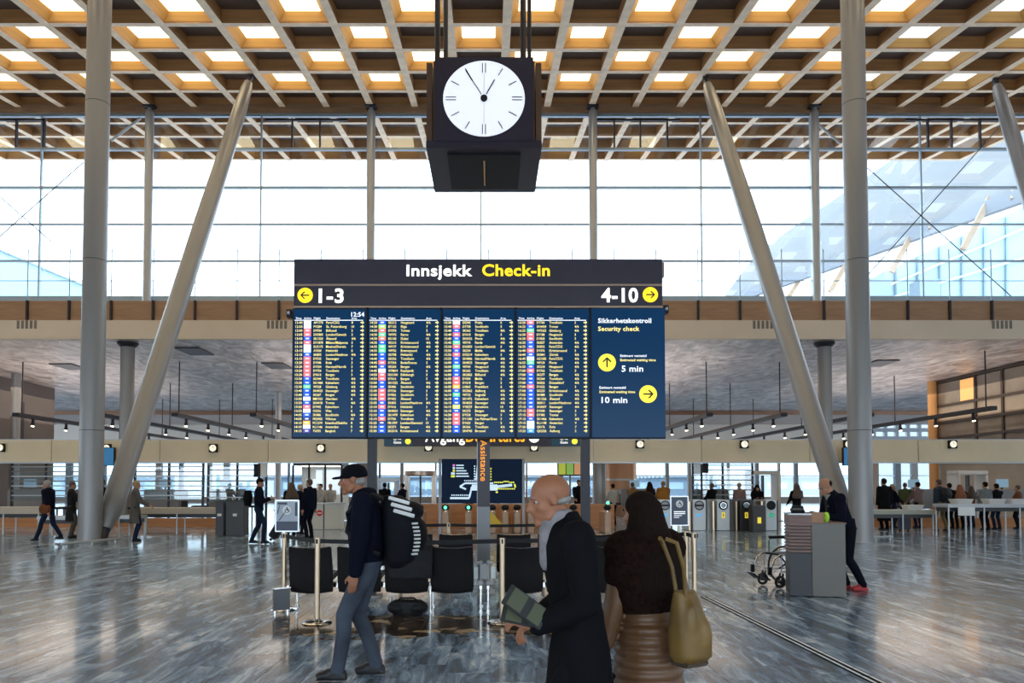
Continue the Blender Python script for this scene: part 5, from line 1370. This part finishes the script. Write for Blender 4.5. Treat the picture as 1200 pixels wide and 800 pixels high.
def person(label, X, Y, rz, h=1.75, lf=(-.10, 0, .09), rf=(.10, 0, .09), lh=(-.26, .03, .80), rh=(.26, .03, .80), lean=0.0, hp=0.0, hy=0.0, drop=0.0, top=('jacket', navy), legs=djean, shoe=black, hair=('short', hair_b), skin=skin_m,
           vox=.022, fine=False, hd=None, group=None, extra=None, head_off=(0, 0, 0), lhd=None, rhd=None, wide=1.0, sleeve=True, z0=0.0, hcurl=.35, epole=(0, -1, -.2)):
    s = h / 1.75
    t = thing('person', label, 'person', (X, Y, z0), rz, group); t.scale = (s, s, s)
    pel = Vector((0, 0, .93 - drop)); Rl = Matrix.Rotation(-lean, 3, 'X')
    def T(x, y, z): return pel + Rl @ Vector((x * wide, y, z))
    neck = T(0, 0, .55); MH = Matrix.Translation(T(0, .025, .685) + Vector(head_off)) @ Matrix.Rotation(hy, 4, 'Z') @ Matrix.Rotation(-hp, 4, 'X')
    shl, shr = T(-.175, -.01, .475), T(.175, -.01, .475); hl, hr = pel + Vector((-.09, 0, -.02)), pel + Vector((.09, 0, -.02))
    lf, rf, lh, rh = map(Vector, (lf, rf, lh, rh))
    kl, kr = ik(hl, lf, .43, .42, (-.08, 1, 0)), ik(hr, rf, .43, .42, (.08, 1, 0))
    ep = Vector(epole)
    el, er = ik(shl, lh, .30, .26, ep + Vector((-.35, 0, 0))), ik(shr, rh, .30, .26, ep + Vector((.35, 0, 0)))
    lh = el + (lh - el).normalized() * .26; rh = er + (rh - er).normalized() * .26
    # ---- body, one continuous mesh
    b = B(); head(b, MH, fine)
    b.cap(neck - Rl @ Vector((0, 0, .05)), .058, MH @ Vector((0, -.012, -.06)), .052)
    tor = [(-.06, .13, .09), (.10, .125, .085), (.25, .14, .095), (.40, .16, .10), (.50, .11, .075), (.56, .06, .06)]
    MT = Matrix.Translation(pel) @ Rl.to_4x4()
    b.loft([(0, 0, z, rx * wide, ry) for z, rx, ry in tor], n=20, M=MT)
    for S_, E, H_, side, dd in ((shl, el, lh, -1, lhd), (shr, er, rh, 1, rhd)):
        b.cap(S_, .048, E, .036, 10); b.cap(E, .036, H_, .025, 10)
        dr_ = Vector(dd) if dd else (H_ - E)
        nrm = Vector((side, 0, .1)) if abs(dr_.normalized().z) > .6 else Vector((side * .3, -.2, 1))
        hand(b, H_, dr_, nrm, 1 if side < 0 else 1, 1.0 if fine else 1.15, hcurl)
    for Hh, K, A in ((hl, kl, lf), (hr, kr, rf)):
        b.cap(Hh, .075, K, .05, 10); b.cap(K, .05, A, .036, 10); b.ell(A + Vector((0, .04, -.05)), (.035, .10, .03))
    organic(b, 'body', skin, t, vox * (.5 if fine else .8), 4 if fine else 3)
    # ---- trousers
    b = B(); b.loft([(0, 0, -.09, .12, .085), (0, -.005, -.02, .168, .118), (0, 0, .08, .158, .112), (0, 0, .14, .15, .105)], n=20, M=Matrix.Translation(pel))
    for Hh, K, A in ((hl, kl, lf), (hr, kr, rf)):
        b.cap(Hh + Vector((0, 0, -.03)), .092, K, .066, 12); b.cap(K, .066, K.lerp(A, .35) + Vector((0, -.015, 0)), .063, 12); b.cap(K.lerp(A, .35) + Vector((0, -.015, 0)), .063, A + Vector((0, 0, .0)), .054, 12); b.cyl(A + Vector((0, 0, .02)), A + Vector((0, .01, -.04)), .058, .06, 12)
    organic(b, 'trousers', legs, t, vox * .8, 2)
    # ---- shoes
    for A in (lf, rf):
        b = B(); a = A + Vector((0, 0, -.045))
        b.ell(a + Vector((0, .105, -.008)), (.046, .075, .034)); b.ell(a + Vector((0, -.02, .0)), (.04, .055, .045)); b.ell(a + Vector((0, .045, .01)), (.042, .08, .04)); b.box(a + Vector((0, .045, -.033)), (.076, .24, .022))
        organic(b, 'shoe', shoe, t, .012 if fine else .02, 1)
    # ---- upper garment
    kind, tm_ = top; b = B()
    A_ = [(-.06, .165, .125), (.05, .158, .118), (.2, .165, .122), (.34, .185, .128), (.44, .188, .12), (.505, .135, .098), (.55, .082, .078)]
    if kind == 'coat': A_ = [(-.42, .215, .17), (-.25, .20, .155), (-.06, .185, .14)] + A_[1:]
    if kind == 'long': A_ = [(-.62, .23, .19), (-.25, .205, .16), (-.06, .185, .14)] + A_[1:]
    if kind == 'bomber': A_ = [(-.01, .158, .118), (.03, .178, .135), (.12, .19, .145), (.25, .195, .15), (.36, .198, .148), (.45, .19, .13), (.51, .135, .10), (.56, .085, .085)]
    if kind in ('coat', 'long'):
        low = [r for r in A_ if r[0] < -.0]; up = A_
        rings = [((0, 0, z, rx * wide, ry)) for z, rx, ry in up]
        # skirt hangs from the pelvis vertically
        out = []
        for (cx_, cy_, z, rx, ry) in rings:
            out.append((cx_, cy_, z, rx, ry))
        pts_up = [r for r in out if r[2] >= 0]; pts_dn = [r for r in out if r[2] < 0.06]
        b.loft(pts_dn + [(0, 0, .12, .15 * wide, .11)], n=24, M=Matrix.Translation(pel)); b.loft([(0, 0, -.05, .16 * wide, .12)] + pts_up, n=24, M=MT)
    elif kind == 'puffer':
        rings = []; z = -.38
        while z < .48:
            f_ = max(0, min(1, (z + .38) / .9)); rx = .205 - .03 * math.sin(f_ * PI) if z < .35 else .19; ry = .165 if z < .3 else .14
            for q, gsc in ((0, .90), (.012, .965), (.032, 1.0), (.052, .965)): rings.append((0, 0, z + q, (rx + (.02 if z < 0 else 0)) * gsc * wide, (ry + (.03 if z < 0 else 0)) * gsc))
            z += .062
        rings += [(0, 0, .51, .14, .10), (0, 0, .56, .085, .08)]
        b.loft(rings, n=28, M=MT)
    else: b.loft([(0, 0, z, rx * wide, ry) for z, rx, ry in A_], n=24, M=MT)
    ar = {'jacket': (.074, .060, .046), 'coat': (.078, .064, .052), 'long': (.08, .066, .054), 'bomber': (.085, .078, .058), 'puffer': (.078, .064, .054)}[kind]
    if sleeve:
        for S_, E, H_ in ((shl, el, lh), (shr, er, rh)):
            b.cap(S_, ar[0], E, ar[1], 12); Hc = E.lerp(H_, .90); b.cap(E, ar[1], Hc, ar[2], 12) if kind not in ('coat',) else (b.cap(E, ar[1], E.lerp(H_, .7), ar[2], 12), b.cyl(E.lerp(H_, .6), Hc, ar[2], ar[2] * 1.02, 14))
            b.cap(S_, ar[0] * .98, T(0, 0, .46), .08, 12)
    b.cyl(neck - Rl @ Vector((0, 0, .045)), neck + Rl @ Vector((0, 0, .035)), .082, .068, 16)
    if kind == 'bomber': b.ell(neck + Rl @ Vector((0, -.02, .0)), (.10, .09, .045), Rl)
    g = organic(b, {'jacket': 'jacket', 'coat': 'coat', 'long': 'coat', 'bomber': 'jacket', 'puffer': 'quilted_coat'}[kind], tm_, t, vox * (.65 if kind == 'puffer' else .75), 1 if kind == 'puffer' else 2)
    # ---- hair
    hk, hm_ = hair; b = B()
    def he(c, r): b.ell(MH @ Vector(c), r, MH.to_3x3(), 18, 12)
    if hk == 'short':
        he((0, -.022, .046), (.082, .098, .082)); he((0, -.045, .0), (.079, .062, .07))
        organic(b, 'hair', hm_, t, vox * .5, 2)
    elif hk == 'bald':
        he((0, -.044, -.022), (.0742, .060, .024)); organic(b, 'hair', hm_, t, vox * .45, 2)
    elif hk == 'balding':
        he((0, -.046, .012), (.0790, .072, .060)); organic(b, 'hair', hm_, t, vox * .45, 2)
    elif hk == 'long':
        he((0, -.018, .045), (.088, .105, .088)); ends = hd or .42
        b.loft([(0, -.045, .06, .092, .085), (0, -.045, -.05, .122, .105), (0, -.05, -.14, .155, .12), (0, -.08, -.24, .195, .125), (0, -.10, -.34, .22, .12), (0, -.12, -.44, .20, .09), (0, -.13, -ends, .15, .05)], n=20, M=MH)
        organic(b, 'hair', hm_, t, vox * .6, 2)
    elif hk == 'cap':
        he((0, -.012, .045), (.086, .106, .078)); b.loft([(0, -.012, .012, .086, .106), (0, -.012, .03, .088, .108), (0, -.012, .05, .087, .106)], n=24, M=MH)
        b.loft([(0, .105, .010, .066, .060), (0, .110, .020, .066, .062), (0, .10, .030, .06, .055)], n=20, M=MH)
        organic(b, 'cap', hm_, t, .008, 2)
        b = B(); he((0, -.048, -.02), (.080, .058, .04)); organic(b, 'hair', hair_g, t, .012, 2)
    if fine:
        for sd in (-1, 1):
            e = B().ell(MH @ Vector((sd * .031, .0705, -.002)), .0110, u=14, v=10).build('eye', mat('eye_white', (.40, .37, .35), .3), t)
            B().ell(MH @ Vector((sd * .032, .0795, -.002)), .0055, u=10, v=8).build('iris', mat('eye_iris', (.03, .02, .015), .1), e)
            B().tube([MH @ Vector((sd * .018, .097, .020)), MH @ Vector((sd * .034, .094, .027)), MH @ Vector((sd * .052, .078, .020))], .0035, 6).build('eyebrow', hm_ if hk != 'cap' else hair_g, t)
    info = dict(t=t, s=s, MH=MH, MT=MT, lh=lh, rh=rh, el=el, er=er, neck=neck, shl=shl, shr=shr, pel=pel, lf=lf, rf=rf)
    return info
def toworld(info, v): return Matrix.Translation(info['t'].location) @ Matrix.Rotation(info['t'].rotation_euler.z, 4, 'Z') @ (Vector(v) * info['s'])
L90 = R(90)
# --- the man in the black cap, walking left
m1 = person('man in black cap and black jacket striding left past the seats', XX(432, 6.05), 6.05, R(93), 1.77, lf=(-.09, .22, .10), rf=(.09, -.06, .10), lh=(-.24, .08, .83), rh=(.20, .12, .86), lean=R(4), hp=R(6), hy=R(2), top=('bomber', navy), legs=jean,
            shoe=mat('dark_shoe', (.012, .012, .014), .5), hair=('cap', mat('black_cap', (.006, .006, .010), .85, spec=.08)), skin=skin2, vox=.017, fine=True, head_off=(0, .05, -.02), wide=1.02, hcurl=.45)
wt = B().ring(m1['lh'] + Vector((0, -.0, .02)), .034, .008, 20, 8, 'z'); wt.build('wristwatch', black, m1['t'])
# backpack
q = toworld(m1, m1['MT'] @ Vector((.0, -.14, .18)))
t = thing('backpack', 'big black backpack with white stripes worn by the capped man', 'backpack', q, R(93)); t.scale = (m1['s'],) * 3
b = B(); b.loft([(0, -.10, -.24, .12, .06), (0, -.13, -.18, .17, .12), (0, -.15, .0, .19, .15), (0, -.14, .16, .18, .15), (0, -.11, .28, .15, .12), (0, -.06, .34, .10, .07)], n=24, pw=3)
b.ell((0, -.29, .02), (.14, .06, .13)); b.ell((0, -.22, .21), (.15, .10, .08)); organic(b, 'main_compartment', mat('backpack_nylon', (.006, .007, .010), .7, spec=.12, bump=.3, var=.2, scale=12), t, .013, 3)
wst = mat('reflective_white', (.75, .74, .72), .4)
for i in range(3):
    B().box((-.155 - .008 * i, -.13 - .02 * i, .30 - .05 * i), (.03, .17, .028), (R(16), R(14), 0)).build('white_stripe', wst, t, bevel=.004)
for i in range(9): B().box((-.155 - .012 * math.sin(i / 8 * PI), -.275 + .022 * (i - 4) ** 2 / 16, .12 - i * .030), (.02, .05, .014), (0, 0, R(40))).build('reflective_bar', wst, t)
for sd in (-1, 1):
    b = B(); b.tube([(sd * .10, .0, .30), (sd * .11, .08, .345), (sd * .12, .19, .31), (sd * .13, .275, .20), (sd * .135, .28, .06), (sd * .15, .18, -.06), (sd * .15, .02, -.12)], .019); b.build('shoulder_strap', black, t)
# --- bald man in the long black overcoat
by_ = 3.38
m2 = person('bald man in long black overcoat walking left holding two dark booklets', XX(678, by_), by_, R(97), 1.66, lf=(-.09, .22, .10), rf=(.09, -.16, .10), lh=(-.16, .25, 1.00), rh=(.10, .20, .98), lean=R(7), hp=R(14), hy=R(0), top=('long', blk), legs=cl('black_trousers', (.012, .012, .016)),
            hair=('bald', hair_g), skin=skin2, vox=.016, fine=True, head_off=(0, .035, -.03), lhd=(.2, .9, .25), wide=1.08, hcurl=.8, shoe=black)
b = B(); b.cap(m2['MT'] @ Vector((0, .10, .36)), .05, m2['MT'] @ Vector((0, .075, .54)), .055); b.ell(m2['MT'] @ Vector((0, .085, .46)), (.055, .055, .10)); b.loft([(0, .02, .53, .072, .075), (0, .03, .575, .070, .072), (0, .035, .60, .064, .066)], n=20, M=m2['MT'])
organic(b, 'grey_scarf', mat('grey_wool', (.24, .22, .23), .9, bump=.4, var=.25, scale=20), m2['t'], .010, 1)
for k, (off, an, lb) in enumerate((((-.045, .045, .095), 36, 'dark travel booklet with a grey-green stripe, upper of the two in the bald man\'s hand'), ((-.01, .04, .055), 12, 'dark folded document, lower of the two in the bald man\'s hand'))):
    q = toworld(m2, m2['lh'] + Vector(off))
    t = thing('booklet', lb, 'booklet', q); t.rotation_euler = (R(62), R(an), R(4 - 8 * k))
    B().box((0, 0, 0), (.20, .10, .012)).build('cover', mat('booklet_navy', (.02, .022, .022), .5), t, bevel=.003)
    B().box((-.045, 0, .0075), (.07, .085, .003)).build('stripe', mat('booklet_olive', (.09, .095, .055), .5), t); B().box((.055, 0, .0075), (.06, .085, .003)).build('stripe', mat('booklet_olive', (.09, .095, .055), .5), t)
# --- woman seen from behind
wy_ = 3.80
m3 = person('woman with long dark hair in a brown quilted coat seen from behind', XX(757, wy_), wy_, R(38), 1.53, lf=(-.09, .07, .09), rf=(.09, -.08, .09), lh=(-.27, .12, .76), rh=(.20, .16, .98), lean=R(2), hp=R(4), hy=R(4), epole=(0, -1, -.6), top=('puffer', mat('brown_quilting', (.14, .066, .028), .42, var=.12, scale=4, bump=.15)), legs=blk,
            hair=('long', hair_b), hd=.50, skin=skin_m, vox=.016, fine=True, wide=1.0, hcurl=.4, shoe=black)
b = B(); b.loft([(0, -.01, .12, .21, .15), (0, -.01, .22, .255, .175), (0, -.01, .36, .275, .18), (0, -.01, .46, .25, .16), (0, 0, .54, .16, .13), (0, 0, .60, .10, .10)], n=24, M=m3['MT']); b.ell(m3['MT'] @ Vector((0, -.09, .40)), (.17, .10, .20)); b.ell(m3['shl'], (.13, .125, .12)); b.ell(m3['shr'], (.13, .125, .12)); b.cap(m3['shl'], .115, m3['shl'].lerp(m3['el'], .45), .10)
organic(b, 'fur_collar', mat('dark_brown_fur', (.016, .008, .006), .95, spec=.05, bump=.8, var=.4, scale=40), m3['t'], .012, 1)
sh_ = toworld(m3, m3['MT'] @ Vector((.21, .0, .1)))
t = thing('shoulder_bag', 'mustard yellow leather shoulder bag hanging at the woman\'s right side', 'bag', P(808, 738, 3.55), R(28))
mus = mat('mustard_leather', (.17, .095, .020), .5, var=.25, scale=5, bump=.3)
k_ = 3.5 / F
b = B(); b.loft([(.0, 0, -.155, .075, .05), (.005, 0, -.12, .10, .085), (.0, 0, .0, .098, .085), (-.02, 0, .12, .075, .055), (-.03, 0, .19, .06, .03)], n=26, pw=2.6); b.ell((.035, -.05, -.03), (.045, .045, .10)); b.ell((-.04, -.055, .04), (.04, .03, .10)); organic(b, 'body', mus, t, .010, 2)
B().box((-.005, 0, -.15), (.15, .12, .03)).build('base', mat('dark_leather', (.06, .035, .02), .5), t, bevel=.01)
for sd in (-1, 1): B().tube([(-.05, sd * .03, .16), (-.07, sd * .04, .30), (-.12, sd * .05, .42), (-.16, sd * .02, .44)], .010).build('strap', mus, t)
# --- man leaning on the podium
Mq = G(994, 692)
m4 = person('man in dark suit and red shoes leaning over the podium', Mq.x + .04, Mq.y + .12, R(96), 1.80, lf=(-.12, -.17, .09), rf=(.11, -.06, .09), lh=(-.16, .46, 1.08), rh=(.16, .46, 1.10), lean=R(24), hp=R(34), hy=R(8), top=('jacket', navy), legs=cl('navy_trousers', (.009, .011, .02)),
            shoe=mat('red_shoe', (.45, .03, .03), .5), hair=('balding', hair_b), skin=skin_m, vox=.018, fine=True, head_off=(0, .01, -.01), drop=.03)
b = B(); b.loft([(0, .03, .52, .066, .07), (0, .035, .56, .064, .068)], n=16, M=m4['MT']); b.cap(m4['MT'] @ Vector((0, .10, .40)), .03, m4['MT'] @ Vector((0, .07, .53)), .03); organic(b, 'shirt_collar', whitec, m4['t'], .010, 1)
B().box(m4['MT'] @ Vector((0, .135, .42)), (.04, .02, .16)).build('tie', black, m4['t'])
# --- middle distance
def far(px, py, rz, label, h=1.74, Y=None, **k):
    g = G(px, py) if Y is None else Vector((XX(px, Y), Y, 0))
    if 'vox' not in k: k['vox'] = .024
    return person(label, g.x, g.y, R(rz), h, **k)
stride = dict(lf=(-.09, .30, .10), rf=(.09, -.30, .14), lh=(-.24, -.12, .86), rh=(.24, .22, .90))
stand = {}
phone = dict(lh=(-.10, .30, 1.20), rh=(.10, .30, 1.20), hp=R(22))
f1 = far(57, 634, 88, 'man in dark jacket with rust lower half walking left past the tables', 1.74, top=('bomber', navy), hair=('short', hair_g), lean=R(6), **stride)
f1b = thing('sling_bag', 'rust brown bag at the hip of the far left walking man', 'bag', (f1['t'].location.x + .02, f1['t'].location.y - .24, .80)); organic(B().ell((0, 0, .12), (.17, .08, .15)).box((0, 0, .1), (.26, .12, .18)), 'body', redc, f1b, .02, 2); B().tube([(-.10, .0, .22), (-.05, .08, .45), (.02, .16, .62)], .015).build('strap', black, f1b)
far(83, 630, -70, 'person in dark grey coat at the low table, left of the left column', 1.70, top=('coat', cl('charcoal_cloth', (.035, .035, .035))), legs=greyc, hair=('short', hair_br), lh=(-.15, .38, 1.0), rh=(.15, .38, 1.0), hp=R(18))
far(119, 630, 170, 'person in navy jacket between the left column and strut', 1.78, top=('jacket', navy), hair=('short', hair_br), legs=blk)
far(158, 634, -60, 'grey-coated person with fair hair at the short table right of the strut', 1.72, top=('coat', greyc), hair=('short', hair_bl), legs=djean, lh=(-.15, .36, 1.02), rh=(.15, .36, 1.02), hp=R(10))
m5 = far(303, 637, -84, 'man in navy jacket and jeans looking down at his phone', 1.78, top=('jacket', navy), hair=('short', hair_b), legs=djean, lf=(-.09, -.20, .10), rf=(.09, .14, .10), **phone)
q = m5['t'].location
t = thing('backpack', 'flat navy backpack on the back of the man looking at his phone', 'backpack', (q.x - .30, q.y, 1.24), R(-84)); organic(B().loft([(0, 0, -.22, .14, .08), (0, 0, 0, .17, .12), (0, 0, .2, .14, .08)], n=20, pw=3), 'body', blk, t, .02, 2)
t = thing('smartphone', 'small phone in the hands of the man in jeans', 'phone', (q.x + .36, q.y, 1.24)); B().box((0, 0, 0), (.015, .075, .14), (0, R(-30), 0)).build('body', black, t, bevel=.004)
far(341, 629, 30, 'dark-clothed woman with long brown hair behind the framed poster', 1.68, top=('jacket', blk), hair=('long', hair_br), legs=blk)
far(351, 626, -40, 'person in dark navy coat with light brown hair behind the framed poster', 1.62, top=('coat', navy), hair=('short', hair_bl), legs=blk)
far(362.5, 631, 60, 'tall man in a navy jacket right of the framed poster', 1.78, top=('jacket', navy), hair=('short', hair_br), legs=navy)
t = thing('trolley_suitcase', 'tilted black trolley suitcase left of the framed poster', 'suitcase', (XX(320, 21), 21.0, .02), 0)
Mr = Euler((0, R(32), 0)).to_matrix().to_4x4(); b = B(); bmesh.ops.create_cube(b.bm, size=1, matrix=Matrix.Translation((.02, 0, .09)) @ Mr @ Matrix.Translation((0, 0, .27)) @ Matrix.Diagonal((.24, .36, .56, 1))); b.build('shell', black, t, bevel=.03)
B().tube([Mr @ Vector((.05, 0, .6)), Mr @ Vector((.05, 0, .95))], .012).build('handle', steel, t); b = B(); [b.cyl((0, y, .04), (0, y + .03, .04), .04, n=10) for y in (-.16, .13)]; b.build('wheel', black, t)
# crowd right
m6 = far(1037, 621, 10, 'person in a long black coat standing beside a dark suitcase', 1.84, top=('long', blk), hair=('short', hair_b), legs=blk, wide=1.15)
t = thing('suitcase', 'upright dark suitcase next to the person in the long black coat', 'suitcase', (XX(1058, 25.5), 25.5, 0)); b = B().box((0, 0, .34), (.36, .24, .56)); b.build('shell', mat('navy_shell', (.012, .013, .03), .4), t, bevel=.03); B().tube([(-.1, 0, .6), (-.1, 0, .72), (.1, 0, .72), (.1, 0, .6)], .012).build('handle', steel, t); b = B(); [b.cyl((x, -.02, .035), (x, .02, .035), .035, n=10) for x in (-.14, .14)]; b.build('wheel', black, t)
m7 = far(1103, 623, 20, 'man in khaki trousers and slate shirt with a black backpack', 1.80, top=('jacket', bluec), hair=('short', hair_br), legs=khaki, lf=(-.16, .02, .10), rf=(.26, -.02, .10), lean=R(4))
q = m7['t'].location
t = thing('backpack', 'black backpack on the man in khaki trousers', 'backpack', (q.x + .06, q.y - .20, 1.27), R(20)); organic(B().loft([(0, 0, -.25, .15, .09), (0, -.02, 0, .19, .14), (0, 0, .22, .15, .09)], n=20, pw=3), 'body', black, t, .02, 2)
crowd = [(933, 25.6, 10, 'woman with long brown hair and dark jacket left of the leaning man', ('jacket', blk), ('long', hair_br), 1.66), (887, 27.4, 175, 'woman in black looking at her phone among the gates', ('coat', blk), ('long', hair_b), 1.62),
 (1075, 27.5, 15, 'person in a dusty pink top behind the pale table at right', ('jacket', pinkc), ('short', hair_b), 1.72), (1060, 29, -20, 'person in green-dark jacket deeper in the right queue', ('jacket', cl('olive_cloth', (.10, .12, .05))), ('short', hair_br), 1.7),
 (1112, 27.0, 0, 'person in black with dark hair right of the backpack man', ('jacket', blk), ('short', hair_b), 1.68), (1124, 26.6, -10, 'person in dark coat with reddish hair in the right queue', ('coat', blk), ('long', mat('red_hair', (.20, .06, .02), .6)), 1.62),
 (1154, 26.0, 10, 'grey-shirted person behind the white-fronted table', ('jacket', cl('light_grey_cloth', (.24, .26, .27))), ('short', hair_b), 1.72), (1167, 26.4, 5, 'person in a black jacket beside the grey-shirted one at far right', ('jacket', blk), ('short', hair_b), 1.66),
 (1192, 27.0, 40, 'person in brown jacket at the right edge of the photograph', ('jacket', redc), ('short', hair_br), 1.6), (1045, 27.5, -90, 'pale-faced person just right of the long black coat', ('jacket', navy), ('short', hair_bl), 1.64),
 (777, 27.5, 0, 'person in an orange jacket with fair hair behind the gates', ('bomber', orangec), ('short', hair_bl), 1.76), (761, 30, 10, 'person in pinkish top with dark hair left of the orange jacket', ('jacket', pinkc), ('long', hair_b), 1.74),
 (741, 30, -30, 'person in tan clothes in the queue behind the long-haired woman', ('jacket', tanc), ('short', hair_br), 1.72), (718, 29, 20, 'person in cream clothes with dark hair right of the round column', ('jacket', whitec), ('short', hair_b), 1.66),
 (678, 30, 180, 'person in black standing under the distant flight monitor', ('jacket', blk), ('short', hair_b), 1.82), (451, 29, 0, 'dark-haired person in black beyond the backpack', ('jacket', blk), ('short', hair_b), 1.70),
 (472, 30, 60, 'person in navy by the round portal', ('jacket', navy), ('short', hair_b), 1.68), (376, 29, 160, 'staff member in white shirt behind the reception desk, on the left', ('jacket', whitec), ('short', hair_b), 1.66),
 (387.5, 29.4, 190, 'staff member in cream shirt behind the reception desk, on the right', ('jacket', whitec), ('short', hair_bl), 1.66), (983, 27, -60, 'person with light jacket between the right strut and column', ('jacket', greyc), ('short', hair_br), 1.7),
 (700 + 134, 29, 30, 'person in dark clothes behind the leftmost silver gates', ('jacket', blk), ('short', hair_br), 1.68), (866, 29, 0, 'person in pale pink top behind the barred screen', ('jacket', pinkc), ('short', hair_bl), 1.7),
 (1017 + 120, 28, 0, 'person in rust jacket left of the grey-shirted one', ('jacket', redc), ('long', hair_br), 1.58), (550, 23.8 + 4, 20, 'person in black seen under the map board', ('jacket', blk), ('short', hair_b), 1.6)]
for px, Y, rz, lab, tp_, hr_, h_ in crowd:
    kw = dict(phone) if 'phone' in lab else (dict(lh=(-.15, .35, 1.0), rh=(.15, .35, 1.0)) if (px * 7) % 3 < 1.5 else {})
    far(px, 0, rz, lab, h_, Y=Y, top=tp_, hair=hr_, legs=djean if px % 2 else blk, vox=.03, skin=skin_m if px % 3 else skin2, **kw)
flush_org()
flush_text()
